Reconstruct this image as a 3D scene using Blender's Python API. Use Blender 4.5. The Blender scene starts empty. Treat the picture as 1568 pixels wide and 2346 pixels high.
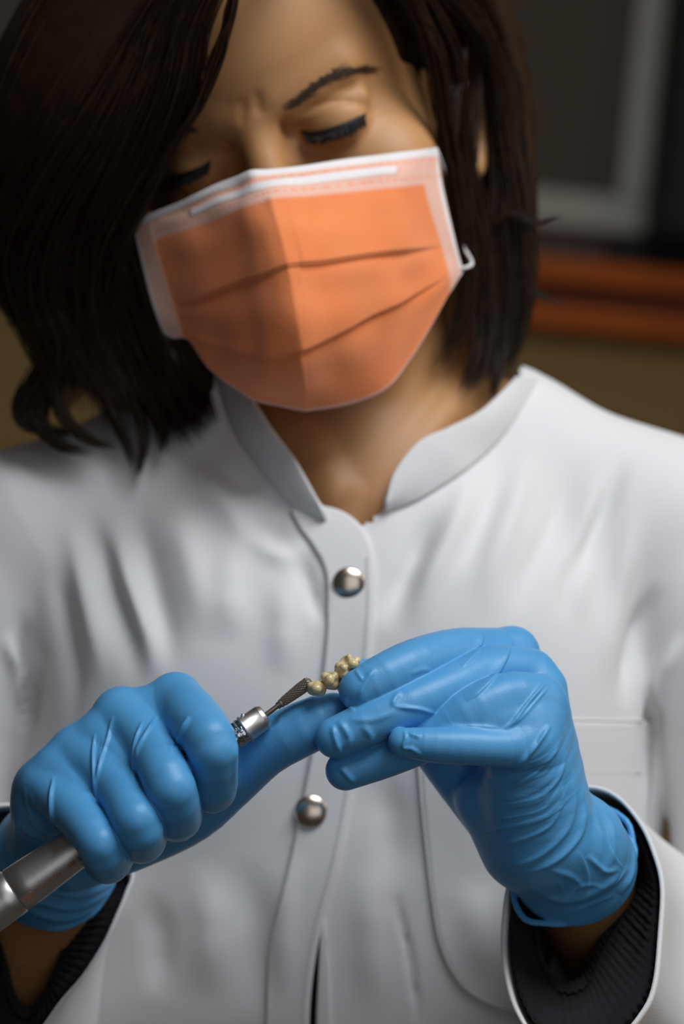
import bpy, math, random
import numpy as np
from mathutils import Matrix, Vector

random.seed(7)
rng = np.random.default_rng(11)
R = math.radians
C = bpy.context.scene.collection
scene = bpy.context.scene

# ------------------------------------------------------------------ camera
W, H = 1568.0, 2346.0
FOCAL_PX = 5553.0                     # 85 mm on a 24 mm wide (upright) sensor
cam_data = bpy.data.cameras.new('camera')
cam_data.sensor_fit = 'HORIZONTAL'
cam_data.sensor_width = 24.0
cam_data.lens = 24.0 * FOCAL_PX / W
cam = bpy.data.objects.new('camera', cam_data)
C.objects.link(cam)
CAM_M = Matrix.Translation((0, 0, 1.28)) @ Matrix.Rotation(R(90 - 4), 4, 'X') @ Matrix.Rotation(R(5.5), 4, 'Z')
cam.matrix_world = CAM_M
cam_data.clip_start = 0.05
cam_data.dof.use_dof = True
cam_data.dof.focus_distance = 0.995
cam_data.dof.aperture_fstop = 5.0
scene.camera = cam
M3 = np.array(CAM_M)[:3, :3]
T3 = np.array(CAM_M)[:3, 3]

# ------------------------------------------------------------------ light
scene.view_settings.view_transform = 'Standard'
scene.view_settings.look = 'None'
scene.view_settings.gamma = 1.0
scene.view_settings.exposure = -0.13
world = bpy.data.worlds.new('world')
scene.world = world
world.use_nodes = True
bg = world.node_tree.nodes['Background']
bg.inputs[0].default_value = (1.0, 0.90, 0.82, 1)
bg.inputs[1].default_value = 0.04


def cw(x, y, z):
    """camera-frame millimetres (right, up, towards the camera; z = 0 one metre away) -> world metres"""
    return M3 @ (np.array([x, y, z - 1000.0]) / 1000.0) + T3


def area(name, pos, target, size, energy, color, size_y=None):
    l = bpy.data.lights.new(name, 'AREA')
    l.energy = energy
    l.color = color
    l.size = size
    if size_y:
        l.shape = 'RECTANGLE'
        l.size_y = size_y
    o = bpy.data.objects.new(name, l)
    C.objects.link(o)
    p, t = Vector(cw(*pos)), Vector(cw(*target))
    o.location = p
    o.rotation_euler = (t - p).to_track_quat('-Z', 'Y').to_euler()
    return o


area('ceiling_lamp', (470, 900, 420), (0, -60, -120), 0.8, 14.5, (0.91, 0.96, 1.0), 0.55)
area('front_fill', (350, 50, 1100), (0, -120, -100), 0.8, 2.1, (0.94, 0.96, 1.0), 0.9)  # unseen fill added in front to brighten the lower coat, not a window
area('room_lamp', (1500, 520, 60), (100, 100, -150), 0.5, 2.6, (1.0, 0.82, 0.60))
area('back_lamp', (500, 1500, -1300), (300, 100, -2200), 0.8, 1.5, (1.0, 0.86, 0.68))

# ------------------------------------------------------------------ helpers
PX = 1000.0 / FOCAL_PX                # mm per pixel one metre away


def V(px, py, z):
    """pixel + depth (mm towards the camera from the one-metre plane) -> camera-frame mm"""
    s = (1000.0 - z) / 1000.0 * PX
    return np.array([(px - W / 2) * s, (H / 2 - py) * s, z])


def rpx(r, z):
    return r * (1000.0 - z) / 1000.0 * PX


def to_px(P):
    s = (1000.0 - P[:, 2]) / 1000.0 * PX
    return np.stack([P[:, 0] / s + W / 2, H / 2 - P[:, 1] / s], 1)


def to_world(P):
    P = np.asarray(P, float).copy()
    P[:, 2] -= 1000.0
    return (P / 1000.0) @ M3.T + T3


def catmull(pts, n):
    """Catmull-Rom through points (any dimension), n samples evenly along the chord length"""
    P = np.asarray(pts, float)
    if len(P) == 2:
        t = np.linspace(0, 1, n)[:, None]
        return P[0] * (1 - t) + P[1] * t
    Q = np.vstack([2 * P[0] - P[1], P, 2 * P[-1] - P[-2]])
    L = np.concatenate([[0], np.cumsum(np.linalg.norm(np.diff(P, axis=0), axis=1))])
    s = np.linspace(0, L[-1], n)
    i = np.clip(np.searchsorted(L, s, side='right') - 1, 0, len(P) - 2)
    t = ((s - L[i]) / np.maximum(L[i + 1] - L[i], 1e-9))[:, None]
    a, b, c, d = Q[i], Q[i + 1], Q[i + 2], Q[i + 3]
    return 0.5 * (2 * b + (c - a) * t + (2 * a - 5 * b + 4 * c - d) * t ** 2 + (3 * b - a - 3 * c + d) * t ** 3)


def srgb(r, g, b):
    f = lambda c: c / 12.92 if c <= 0.04045 else ((c + 0.055) / 1.055) ** 2.4
    return (f(r / 255), f(g / 255), f(b / 255), 1)


# ---- objects
ROOT = {}


def base_of(o):
    p = Vector((0, 0, 0))
    while o is not None:
        p = p + o.location
        o = o.parent
    return p


def tag(o, label=None, cat=None, group=None, kind=None):
    if label: o['label'] = label
    if cat: o['category'] = cat
    if group: o['group'] = group
    if kind: o['kind'] = kind
    return o


def empty(name, loc, label, cat):
    o = bpy.data.objects.new(name, None)
    o.empty_display_size = 0.05
    o.location = loc
    C.objects.link(o)
    return tag(o, label, cat)


def build(name, verts, faces, mat, parent=None, smooth=True, world_space=False, attrs=None):
    """one mesh object from camera-frame mm vertices"""
    v = np.asarray(verts, float)
    if not world_space:
        v = to_world(v)
    off = np.array(base_of(parent)) if parent else np.zeros(3)
    if parent is None:
        off = (v.min(0) + v.max(0)) / 2
        off[2] = v[:, 2].min()
    v = v - off
    me = bpy.data.meshes.new(name)
    if isinstance(faces, np.ndarray):
        n, k = faces.shape
        me.vertices.add(len(v)); me.vertices.foreach_set('co', v.astype(np.float32).ravel())
        me.loops.add(n * k); me.loops.foreach_set('vertex_index', faces.astype(np.int32).ravel())
        me.polygons.add(n)
        me.polygons.foreach_set('loop_start', np.arange(0, n * k, k, dtype=np.int32))
        me.polygons.foreach_set('loop_total', np.full(n, k, dtype=np.int32))
    else:
        me.from_pydata([tuple(x) for x in v], [], [tuple(int(i) for i in f) for f in faces])
    me.update(calc_edges=True)
    me.validate()
    me.polygons.foreach_set('use_smooth', np.full(len(me.polygons), smooth))
    if attrs:
        for an, av in attrs.items():
            a = me.attributes.new(an, 'FLOAT', 'POINT')
            a.data.foreach_set('value', np.asarray(av, np.float32))
    for m in (mat if isinstance(mat, (list, tuple)) else [mat]):
        me.materials.append(m)
    o = bpy.data.objects.new(name, me)
    C.objects.link(o)
    if parent:
        o.parent = parent
    else:
        o.location = off
    return o


class MB:
    """collects shapes given in camera-frame mm"""
    def __init__(self):
        self.v, self.f, self.n = [], [], 0

    def add(self, v, f):
        self.v.append(np.asarray(v, float))
        self.f += [tuple(int(i) + self.n for i in q) for q in f]
        self.n += len(v)
        return self

    def tube(self, path, rad, n=10, caps=True, flat=1.0):
        P = np.asarray(path, float)
        rad = np.broadcast_to(np.asarray(rad, float), (len(P),))
        T = np.gradient(P, axis=0)
        T /= np.linalg.norm(T, axis=1)[:, None] + 1e-12
        up = np.array([0.13, 0.31, 0.94])
        N = np.cross(T, up); N /= np.linalg.norm(N, axis=1)[:, None] + 1e-12
        B = np.cross(T, N)
        a = np.linspace(0, 2 * np.pi, n, endpoint=False)
        ring = (np.cos(a)[None, :, None] * N[:, None] + flat * np.sin(a)[None, :, None] * B[:, None]) * rad[:, None, None]
        v = (P[:, None] + ring).reshape(-1, 3)
        f = [(i * n + j, i * n + (j + 1) % n, (i + 1) * n + (j + 1) % n, (i + 1) * n + j) for i in range(len(P) - 1) for j in range(n)]
        if caps:
            f.append(tuple(range(n))[::-1]); f.append(tuple(range((len(P) - 1) * n, len(P) * n)))
        return self.add(v, f)

    def lathe(self, origin, axis, prof, n=48, mod=None):
        """prof = list of (distance along axis, radius)"""
        axis = np.asarray(axis, float); axis /= np.linalg.norm(axis)
        u = np.cross(axis, [0.1, 0.2, 0.97]); u /= np.linalg.norm(u); w = np.cross(axis, u)
        a = np.linspace(0, 2 * np.pi, n, endpoint=False)
        v = []
        for i, (s, r) in enumerate(prof):
            rr = r if mod is None else r + mod(s, a)
            v.append(np.asarray(origin) + axis * s + (np.cos(a)[:, None] * u + np.sin(a)[:, None] * w) * (rr[:, None] if mod is not None else rr))
        m = len(prof)
        f = [(i * n + j, i * n + (j + 1) % n, (i + 1) * n + (j + 1) % n, (i + 1) * n + j) for i in range(m - 1) for j in range(n)]
        f.append(tuple(range(n))[::-1]); f.append(tuple(range((m - 1) * n, m * n)))
        return self.add(np.concatenate(v), f)

    def grid(self, G, closed_u=False):
        """G[i, j] = points"""
        G = np.asarray(G, float); a, b = G.shape[:2]
        f = []
        for i in range(a - 1):
            for j in range(b - 1 + (1 if closed_u else 0)):
                f.append((i * b + j, i * b + (j + 1) % b, (i + 1) * b + (j + 1) % b, (i + 1) * b + j))
        return self.add(G.reshape(-1, 3), f)

    def box(self, lo, hi):
        x0, y0, z0 = lo; x1, y1, z1 = hi
        v = [(x0, y0, z0), (x1, y0, z0), (x1, y1, z0), (x0, y1, z0), (x0, y0, z1), (x1, y0, z1), (x1, y1, z1), (x0, y1, z1)]
        return self.add(v, [(3, 2, 1, 0), (4, 5, 6, 7), (0, 1, 5, 4), (1, 2, 6, 5), (2, 3, 7, 6), (3, 0, 4, 7)])

    def build(self, name, mat, parent=None, smooth=True, **k):
        return build(name, np.concatenate(self.v), self.f, mat, parent, smooth, **k)


def modify(o, kind, **k):
    m = o.modifiers.new(kind.lower(), kind)
    for a, b in k.items():
        setattr(m, a, b)
    return m


# ---- implicit surfaces ------------------------------------------------
def smin(a, b, k):
    if k <= 0:
        return np.minimum(a, b)
    h = np.maximum(k - np.abs(a - b), 0) / k
    return np.minimum(a, b) - h * h * k * 0.25


def smax(a, b, k):
    return -smin(-a, -b, k)


def seg(P, a, b, ra, rb):
    ab = (b - a).astype(np.float32)
    pa = P - a.astype(np.float32)
    l2 = np.float32(max(float(ab @ ab), 1e-9))
    s = pa @ ab
    t = np.clip(s / l2, 0, 1)
    # |pa - t ab|^2 = |pa|^2 - 2 t s + t^2 |ab|^2
    d2 = pa[:, 0] * pa[:, 0] + pa[:, 1] * pa[:, 1] + pa[:, 2] * pa[:, 2] - t * (2 * s - t * l2)
    return np.sqrt(np.maximum(d2, 0)) - (np.float32(ra) + np.float32(rb - ra) * t)


def ell(P, c, r, rot=None):
    q = P - np.asarray(c, np.float32)
    if rot is not None:
        q = q @ np.asarray(rot, np.float32)
    r = np.asarray(r, np.float32)
    k0 = np.sqrt(np.sum((q / r) ** 2, 1)); k1 = np.sqrt(np.sum((q / (r * r)) ** 2, 1)) + 1e-9
    return k0 * (k0 - 1.0) / k1


def chain(P, pts, k=4.0, sub=3, pad=14.0):
    """tapering tube along a smooth line; pts: (px, py, z, r px). Far from its box a safe lower bound is given."""
    Q = np.array([list(V(*p[:3])) + [rpx(p[3], p[2])] for p in pts])
    if len(Q) > 2:
        Q = catmull(Q, sub * (len(Q) - 1) + 1)
    r = Q[:, 3].max()
    lo = (Q[:, :3].min(0) - r).astype(np.float32); hi = (Q[:, :3].max(0) + r).astype(np.float32)
    q = np.maximum(np.maximum(lo - P, P - hi), 0)
    out = np.sqrt((q * q).sum(1))
    m = np.nonzero(out < pad)[0]
    if len(m) == 0:
        return out
    p = P[m] if len(m) < len(P) else P
    d = None
    for i in range(len(Q) - 1):
        e = seg(p, Q[i, :3], Q[i + 1, :3], Q[i, 3], Q[i + 1, 3])
        d = e if d is None else np.minimum(d, e)
    out[m] = np.where(out[m] > 0, np.maximum(d, out[m]), d)
    return out


def boxed(field, lo, hi, pad=12.0):
    """evaluate a field only near its box, a safe lower bound elsewhere"""
    lo = np.asarray(lo, np.float32); hi = np.asarray(hi, np.float32)

    def f(P):
        q = np.maximum(np.maximum(lo - P, P - hi), 0)
        d = np.sqrt((q * q).sum(1))
        m = d < pad
        if m.any():
            d[m] = field(P[m])
        return d
    return f


def mesh_sdf(field, lo, hi, h, slack=1.5, refine=2):
    """surface nets over the sparse set of blocks the surface passes"""
    lo = np.asarray(lo, float); hi = np.asarray(hi, float)
    B = 8
    nb = np.ceil((hi - lo) / (h * B)).astype(int) + 1
    ci = np.stack(np.meshgrid(*[np.arange(n) for n in nb], indexing='ij'), -1).reshape(-1, 3)
    cen = (lo + (ci * B + (B - 1) / 2) * h).astype(np.float32)
    dc = field(cen)
    D = np.repeat(np.repeat(np.repeat(np.where(dc < 0, -1e3, 1e3).astype(np.float32).reshape(nb), B, 0), B, 1), B, 2)
    act = ci[np.abs(dc) < h * B * 0.87 * slack + 1.0]
    o = np.stack(np.meshgrid(*[np.arange(B)] * 3, indexing='ij'), -1).reshape(1, -1, 3)
    view = D.reshape(nb[0], B, nb[1], B, nb[2], B).transpose(0, 2, 4, 1, 3, 5)
    for s in range(0, len(act), 1500):
        a = act[s:s + 1500]
        pts = (lo + (a[:, None] * B + o) * h).reshape(-1, 3).astype(np.float32)
        view[a[:, 0], a[:, 1], a[:, 2]] = field(pts).reshape(-1, B, B, B)
    S = D < 0
    cnt = np.zeros(tuple(n - 1 for n in S.shape), np.uint8)
    corners = [(i, j, k) for i in (0, 1) for j in (0, 1) for k in (0, 1)]
    sh = cnt.shape
    for i, j, k in corners:
        cnt += S[i:i + sh[0], j:j + sh[1], k:k + sh[2]]
    cells = np.argwhere((cnt > 0) & (cnt < 8))
    val = np.stack([D[cells[:, 0] + i, cells[:, 1] + j, cells[:, 2] + k] for i, j, k in corners], 1)
    val = np.clip(val, -h * 2, h * 2)
    acc = np.zeros((len(cells), 3)); num = np.zeros(len(cells))
    for p in range(8):
        for q in range(p + 1, 8):
            cp, cq = np.array(corners[p]), np.array(corners[q])
            if np.abs(cp - cq).sum() != 1:
                continue
            m = (val[:, p] < 0) != (val[:, q] < 0)
            t = np.where(m, val[:, p] / np.where(m, val[:, p] - val[:, q], 1), 0)
            acc += np.where(m[:, None], cp + t[:, None] * (cq - cp), 0)
            num += m
    P = lo + (cells + acc / num[:, None]) * h
    vid = np.full(sh, -1, np.int32)
    vid[cells[:, 0], cells[:, 1], cells[:, 2]] = np.arange(len(cells))
    quads = []
    for ax in range(3):
        b, c = (ax + 1) % 3, (ax + 2) % 3
        s0 = [slice(1, -1)] * 3; s1 = [slice(1, -1)] * 3
        s0[ax] = slice(0, -1); s1[ax] = slice(1, None)
        E = S[tuple(s0)] != S[tuple(s1)]
        e = np.argwhere(E)
        inside = S[tuple(s0)][E]
        off = np.ones(3, int); off[ax] = 0
        e = e + off
        q = []
        for db, dc_ in ((-1, -1), (0, -1), (0, 0), (-1, 0)):
            x = e.copy(); x[:, b] += db; x[:, c] += dc_
            x = np.minimum(x, np.array(sh) - 1)
            q.append(vid[x[:, 0], x[:, 1], x[:, 2]])
        q = np.stack(q, 1)
        q[~inside] = q[~inside][:, ::-1]
        quads.append(q)
    F = np.concatenate(quads)
    F = F[(F >= 0).all(1)]
    for _ in range(refine):
        Pf = P.astype(np.float32); d = field(Pf); e = np.float32(h * 0.4)
        g = np.stack([field(Pf + np.eye(3, dtype=np.float32)[i] * e) - field(Pf - np.eye(3, dtype=np.float32)[i] * e) for i in range(3)], 1) / (2 * e)
        g2 = np.maximum((g * g).sum(1), 0.3)
        P = P - np.clip(d / g2, -h * 0.5, h * 0.5)[:, None] * g
    return P, F


def normals(P, F):
    n = np.cross(P[F[:, 2]] - P[F[:, 0]], P[F[:, 3]] - P[F[:, 1]])
    N = np.zeros_like(P)
    for i in range(4):
        for c in range(3):
            N[:, c] += np.bincount(F[:, i], n[:, c], len(P))
    return N / (np.linalg.norm(N, axis=1)[:, None] + 1e-12)


def poly_dist(Q, line):
    """distance, signed side and position (0..1) of 2-D points against a polyline"""
    L = np.asarray(line, float)
    seglen = np.linalg.norm(np.diff(L, axis=0), axis=1)
    cum = np.concatenate([[0], np.cumsum(seglen)])
    best = np.full(len(Q), 1e9); pos = np.zeros(len(Q)); side = np.zeros(len(Q))
    for i in range(len(L) - 1):
        ab = L[i + 1] - L[i]; qa = Q - L[i]
        t = np.clip(qa @ ab / max(ab @ ab, 1e-9), 0, 1)
        d = np.linalg.norm(qa - t[:, None] * ab, axis=1)
        m = d < best
        best[m] = d[m]; pos[m] = (cum[i] + t[m] * seglen[i]) / cum[-1]
        side[m] = np.sign(ab[0] * qa[m, 1] - ab[1] * qa[m, 0])
    return best, side, pos


def folds(P, F, items, iters=1):
    """raise cloth or glove creases along traced lines: (line, width px, height mm, kind)
    ridge: rounded fold, step: sharp on its left side (negative width: right side) and sloping off on the other"""
    N = normals(P, F)
    Q = to_px(P)
    view = -P.copy(); view[:, 2] = 1000 - P[:, 2]
    view /= np.linalg.norm(view, axis=1)[:, None]
    face = np.clip((N * view).sum(1) * 2.5, 0, 1)
    disp = np.zeros(len(P))
    for it in items:
        line, w, hgt = it[0], it[1], it[2]
        kind = it[3] if len(it) > 3 else 'ridge'
        zmin = it[4] if len(it) > 4 else -1e9
        line = catmull(line, max(8, 6 * len(line)))
        aw = abs(w)
        lo, hi = line.min(0) - 5 * aw, line.max(0) + 5 * aw
        m = np.where((Q >= lo).all(1) & (Q <= hi).all(1) & (face > 0) & (P[:, 2] > zmin))[0]
        if not len(m):
            continue
        d, s, t = poly_dist(Q[m], line)
        taper = np.clip(np.minimum(t, 1 - t) * 4, 0, 1) ** 0.7
        if aw >= 12:
            taper = np.clip(np.minimum(t, 1 - t) * 2.4, 0, 1)
            taper = taper * taper * (3 - 2 * taper) * 1.15
        if kind == 'ridge':
            f = np.exp(-(d / aw) ** 2)
        else:
            sd = d * s * (1 if w > 0 else -1)
            f = np.where(sd >= 0, np.exp(-(sd / (2.6 * aw)) ** 2), np.exp(-(sd / (0.45 * aw)) ** 2))
        if kind == 'open':
            taper = np.ones_like(t)
        disp[m] += hgt * f * taper * face[m]
    return P + N * disp[:, None]


# ---- materials
def nodes_of(name):
    m = bpy.data.materials.new(name)
    m.use_nodes = True
    nt = m.node_tree
    return m, nt, nt.nodes['Principled BSDF']


def setp(b, **k):
    names = {'base': 'Base Color', 'rough': 'Roughness', 'metal': 'Metallic', 'spec': 'Specular IOR Level', 'sheen': 'Sheen Weight',
             'sheen_rough': 'Sheen Roughness', 'sss': 'Subsurface Weight', 'sss_scale': 'Subsurface Scale', 'sss_rad': 'Subsurface Radius',
             'coat': 'Coat Weight', 'coat_rough': 'Coat Roughness', 'aniso': 'Anisotropic', 'ior': 'IOR'}
    for a, v in k.items():
        b.inputs[names[a]].default_value = v


def material(name, base, rough=0.6, noise=None, bump=None, **k):
    """noise = (scale, second colour, detail, strength 0..1); bump = (scale, distance m, detail)"""
    m, nt, b = nodes_of(name)
    setp(b, base=base, rough=rough, **k)
    tc = nt.nodes.new('ShaderNodeTexCoord')
    if noise:
        n = nt.nodes.new('ShaderNodeTexNoise'); n.inputs['Scale'].default_value = noise[0]; n.inputs['Detail'].default_value = noise[2]
        r = nt.nodes.new('ShaderNodeValToRGB')
        r.color_ramp.elements[0].position = 0.5 - 0.25 / max(noise[3], .05) * 0.5
        r.color_ramp.elements[1].position = 0.5 + 0.25 / max(noise[3], .05) * 0.5
        r.color_ramp.elements[0].color = base; r.color_ramp.elements[1].color = noise[1]
        nt.links.new(tc.outputs['Object'], n.inputs['Vector']); nt.links.new(n.outputs['Fac'], r.inputs['Fac'])
        nt.links.new(r.outputs['Color'], b.inputs['Base Color'])
    if bump:
        n = nt.nodes.new('ShaderNodeTexNoise'); n.inputs['Scale'].default_value = bump[0]; n.inputs['Detail'].default_value = bump[2]
        bp = nt.nodes.new('ShaderNodeBump'); bp.inputs['Distance'].default_value = bump[1]; bp.inputs['Strength'].default_value = 1.0
        nt.links.new(tc.outputs['Object'], n.inputs['Vector']); nt.links.new(n.outputs['Fac'], bp.inputs['Height'])
        nt.links.new(bp.outputs['Normal'], b.inputs['Normal'])
    return m


MAT = {}
MAT['glove'] = material('nitrile_glove', srgb(80, 154, 208), 0.42, noise=(70, srgb(87, 160, 212), 3, .5), bump=(900, 0.00006, 2), spec=0.4)
MAT['steel'] = material('brushed_steel', srgb(206, 203, 200), 0.40, metal=1.0, bump=(500, 0.00003, 3))
MAT['steel_bright'] = material('polished_steel', srgb(205, 205, 206), 0.18, metal=1.0)
MAT['bur'] = material('dark_carbide', srgb(140, 128, 116), 0.42, metal=0.75)
MAT['print'] = material('orange_print', srgb(170, 95, 45), 0.6)
MAT['ceramic'] = material('tooth_ceramic', srgb(222, 206, 164), 0.22, noise=(420, srgb(210, 182, 132), 4, .5), sss=0.2, sss_scale=0.002, sss_rad=(1, .8, .5), coat=.3)
# ------------------------------------------------------------------ right hand (fist round the handpiece)
RH = dict(
    index=[(404, 1604, -12, 61), (446, 1652, 9, 65), (484, 1704, 25, 60), (488, 1764, 17, 57), (487, 1808, 3, 55), (470, 1800, -22, 46)],
    middle=[(278, 1638, -10, 61), (345, 1712, 9, 57), (388, 1796, 31, 58), (402, 1848, 21, 58), (406, 1872, 6, 57), (420, 1850, -14, 48)],
    ring=[(178, 1722, -8, 58), (265, 1798, 13, 55), (312, 1880, 34, 55), (322, 1912, 23, 56), (326, 1922, 8, 56), (340, 1900, -10, 46)],
    pinky=[(98, 1800, -4, 50), (172, 1862, 16, 53), (226, 1930, 33, 51), (242, 1962, 23, 54), (250, 1972, 8, 52), (270, 1950, -8, 44)],
    thumb=[(170, 1960, -55, 82), (300, 1915, -46, 80), (430, 1858, -34, 76), (520, 1790, -24, 68), (605, 1718, -14, 63), (680, 1676, -9, 63), (738, 1650, -9, 60), (762, 1642, -9, 55)],
)
RH_PALM = [
    [(400, 1606, -14, 60), (250, 1780, -62, 85), (110, 1960, -80, 95)],
    [(278, 1638, -12, 60), (190, 1800, -60, 85), (100, 1965, -82, 92)],
    [(178, 1722, -10, 58), (140, 1840, -50, 78), (95, 1970, -82, 90)],
    [(98, 1802, -8, 54), (92, 1870, -30, 58), (90, 1930, -60, 70), (85, 1985, -84, 86)],
    [(400, 1640, -24, 60), (430, 1760, -30, 70), (400, 1860, -38, 72)],
    [(132, 1764, -5, 48), (170, 1800, 4, 42), (200, 1838, 14, 32)], [(232, 1690, -6, 50), (272, 1730, 3, 44), (302, 1768, 12, 32)], [(348, 1640, -10, 48), (384, 1668, 1, 44), (408, 1702, 9, 30)],
    [(92, 1808, -14, 52), (92, 1860, -16, 56), (100, 1890, -26, 56)],
]
RH_CUFF = [(95, 1955, -80, 98), (112, 1980, -86, 112), (128, 2000, -92, 124)]
RH_RING = (V(130, 2002, -92), np.array([.985, .12, 0.1]), np.array([.08, -.85, .52]), 26.5)


def hand_field(fingers, palm, cuff, kf=4.0, inset=0.0, kp=9.0, ring=None, carve=None):
    def f(P):
        P = P.astype(np.float32)
        p = None
        for c in palm:
            e = chain(P, c, 8.0)
            p = e if p is None else smin(p, e, kp)
        d = p
        for name, c in fingers.items():
            e = chain(P, c, 5.0)
            d = smin(d, smin(p, e, kf), 0.9)
        for c in cuff:
            d = smin(d, chain(P, c, 6.0), 5.0)
        if ring is not None:                          # the open, rolled end of the cuff
            c, u, w, r = ring
            n = np.cross(u, w); n /= np.linalg.norm(n)
            if n[2] > 0: n = -n
            q = (P - c.astype(np.float32)) @ n.astype(np.float32)
            e = seg(P, c - n * 20, c, r * 0.90, r * 1.0)
            e = smax(e, q, 0.6)
            d = smin(smax(d, q, 0.6), e, 4.0)
            hole = seg(P, c - n * 60, c + n * 60, r * 0.88, r * 0.88)
            d = smax(d, -smax(hole, -(q + 7.0), 1.0), 0.4)
            a = np.linspace(0, 2 * np.pi, 41)
            k = 1 + 0.018 * np.sin(5 * a + 1) + 0.012 * np.sin(9 * a)
            L = c + r * 0.985 * k[:, None] * (np.cos(a)[:, None] * u + np.sin(a)[:, None] * w) + n * (0.9 * np.sin(3 * a))[:, None]
            t = boxed(lambda Q: np.minimum.reduce([seg(Q, L[i], L[i + 1], 1.35, 1.35) for i in range(40)]), L.min(0) - 1.8, L.max(0) + 1.8, 3.0)(P)
            d = smin(d, t, 1.0)
        if carve is not None:
            d = smax(d, -carve(P), 0.6)
        return d + inset
    return f


def bounds(lists, pad=14):
    pts = np.array([V(*p[:3]) for c in lists for p in c])
    rr = max(rpx(p[3], p[2]) for c in lists for p in c)
    return pts.min(0) - rr - 3, pts.max(0) + rr + 3


A0, A1 = V(30, 2044, 12), V(610, 1637.5, 0)
ax = (A1 - A0) / np.linalg.norm(A1 - A0)
LEN = np.linalg.norm(A1 - A0)


def handle_sdf(P):                                     # the space the handpiece takes up in the fist
    d = seg(P, A0 - ax * 60, A0, 10.6, 9.9)
    d = np.minimum(d, seg(P, A0, A0 + ax * 80, 9.9, 6.2))
    return np.minimum(d, seg(P, A0 + ax * 80, A1, 6.2, 5.9)) - 0.1


right_hand = hand_field(RH, RH_PALM, [RH_CUFF], ring=RH_RING, carve=handle_sdf)

LH = dict(
    index=[(1172, 1497, -48, 58), (1115, 1492, -38, 54), (1040, 1494, -24, 54), (950, 1524, -8, 60), (880, 1554, 1, 56), (826, 1580, 4, 50)],
    middle=[(1215, 1545, -32, 60), (1130, 1535, -22, 56), (1045, 1570, -8, 54), (950, 1612, 3, 53), (850, 1655, 7, 52), (770, 1690, 8, 48)],
    ring=[(1235, 1605, -12, 62), (1160, 1600, -4, 60), (1075, 1636, 3, 56), (980, 1692, 2, 51), (880, 1734, 0, 49), (792, 1765, 0, 46)],
    pinky=[(1215, 1705, 0, 60), (1150, 1713, 8, 45), (1060, 1709, 13, 43), (985, 1706, 15, 40), (922, 1700, 15, 33)],
    thumb=[(1200, 1940, -40, 80), (1060, 1770, -48, 72), (960, 1650, -42, 62), (880, 1570, -28, 54), (815, 1557, -17, 48)],
)
LH_PALM = [
    [(1176, 1497, -48, 58), (1225, 1700, -56, 80), (1240, 1940, -45, 105)],
    [(1238, 1580, -30, 60), (1242, 1740, -36, 80), (1250, 1940, -36, 108)],
    [(1248, 1630, -14, 56), (1245, 1760, -24, 84), (1255, 1930, -28, 106)],
    [(1225, 1690, -4, 62), (1226, 1790, -12, 88), (1250, 1920, -22, 104)],
    [(1200, 1640, -6, 58), (1130, 1655, 2, 52), (1060, 1676, 4, 42)],
    [(1170, 1730, -10, 42), (1180, 1810, -18, 70), (1215, 1920, -26, 84)],
    [(1110, 1830, -34, 66), (1190, 1935, -34, 84)],
]
LH_CUFF = [(1262, 1925, -30, 108), (1290, 1955, -42, 124), (1312, 1980, -52, 138)]
LH_RING = (V(1316, 1986, -54), np.array([.964, .266, 0.0]), np.array([-.2, -.84, .5]), 26.9)
left_hand = hand_field(LH, LH_PALM, [LH_CUFF], ring=LH_RING)

RH_FOLDS = [
    # tendons of tight glove between the knuckles
    ([(259, 1640), (246, 1695), (230, 1745), (219, 1800)], 4, 1.0), ([(217, 1680), (213, 1730), (217, 1790), (222, 1838)], 3.6, 1.1),
    ([(240, 1690), (230, 1720), (224, 1750)], 4, .4),
    ([(360, 1640), (337, 1676), (317, 1713), (310, 1745)], 4, 1.0), ([(327, 1650), (313, 1690), (306, 1735), (308, 1790)], 3.6, 1.1),
    ([(434, 1642), (421, 1668), (409, 1695), (404, 1720)], 5, 1.5), ([(404, 1665), (395, 1700), (392, 1730)], 6, .5),
    ([(122, 1780), (117, 1830), (120, 1880), (128, 1912)], 4, 1.3), ([(56, 1805), (62, 1845), (80, 1875), (110, 1905)], 5, .7),
    ([(68, 1815), (78, 1850), (100, 1885), (122, 1902)], 5, .6), ([(60, 1860), (80, 1890), (115, 1915)], 5, .6),
    ([(45, 1880), (60, 1905), (100, 1925)], 5, .5),
    ([(543, 1700), (541, 1760), (543, 1812)], 7, 0.8),
    ([(100, 2040), (190, 2050), (260, 2022)], 7, 1.2, 'ridge', -120), ([(80, 2065), (170, 2080), (250, 2045)], 7, 1.2, 'ridge', -120),
    ([(40, 1870), (34, 1930), (46, 1985)], 6, 1.0), ([(60, 2085), (140, 2105), (215, 2085)], 8, 1.4),
]
fan = []
for i in range(13):                                   # the bundle of fine creases over the heel of the left hand
    t = i / 12
    a = np.array([1165, 1770]) * (1 - t) + np.array([1090, 1910]) * t
    b = np.array([1205, 1745]) * (1 - t) + np.array([1230, 1890]) * t
    c = np.array([1272, 1680]) * (1 - t) + np.array([1318, 1800]) * t
    j = rng.uniform(-8, 8, 3)
    fan.append(([tuple(a + j[0]), tuple(b + j[1]), tuple((b + c) / 2 + np.array([6, 10])), tuple(c + j[2])], 3.2 if i % 2 else -3.0, 0.10 + 0.26 * ((i * 7) % 5) / 5, 'step'))
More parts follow.
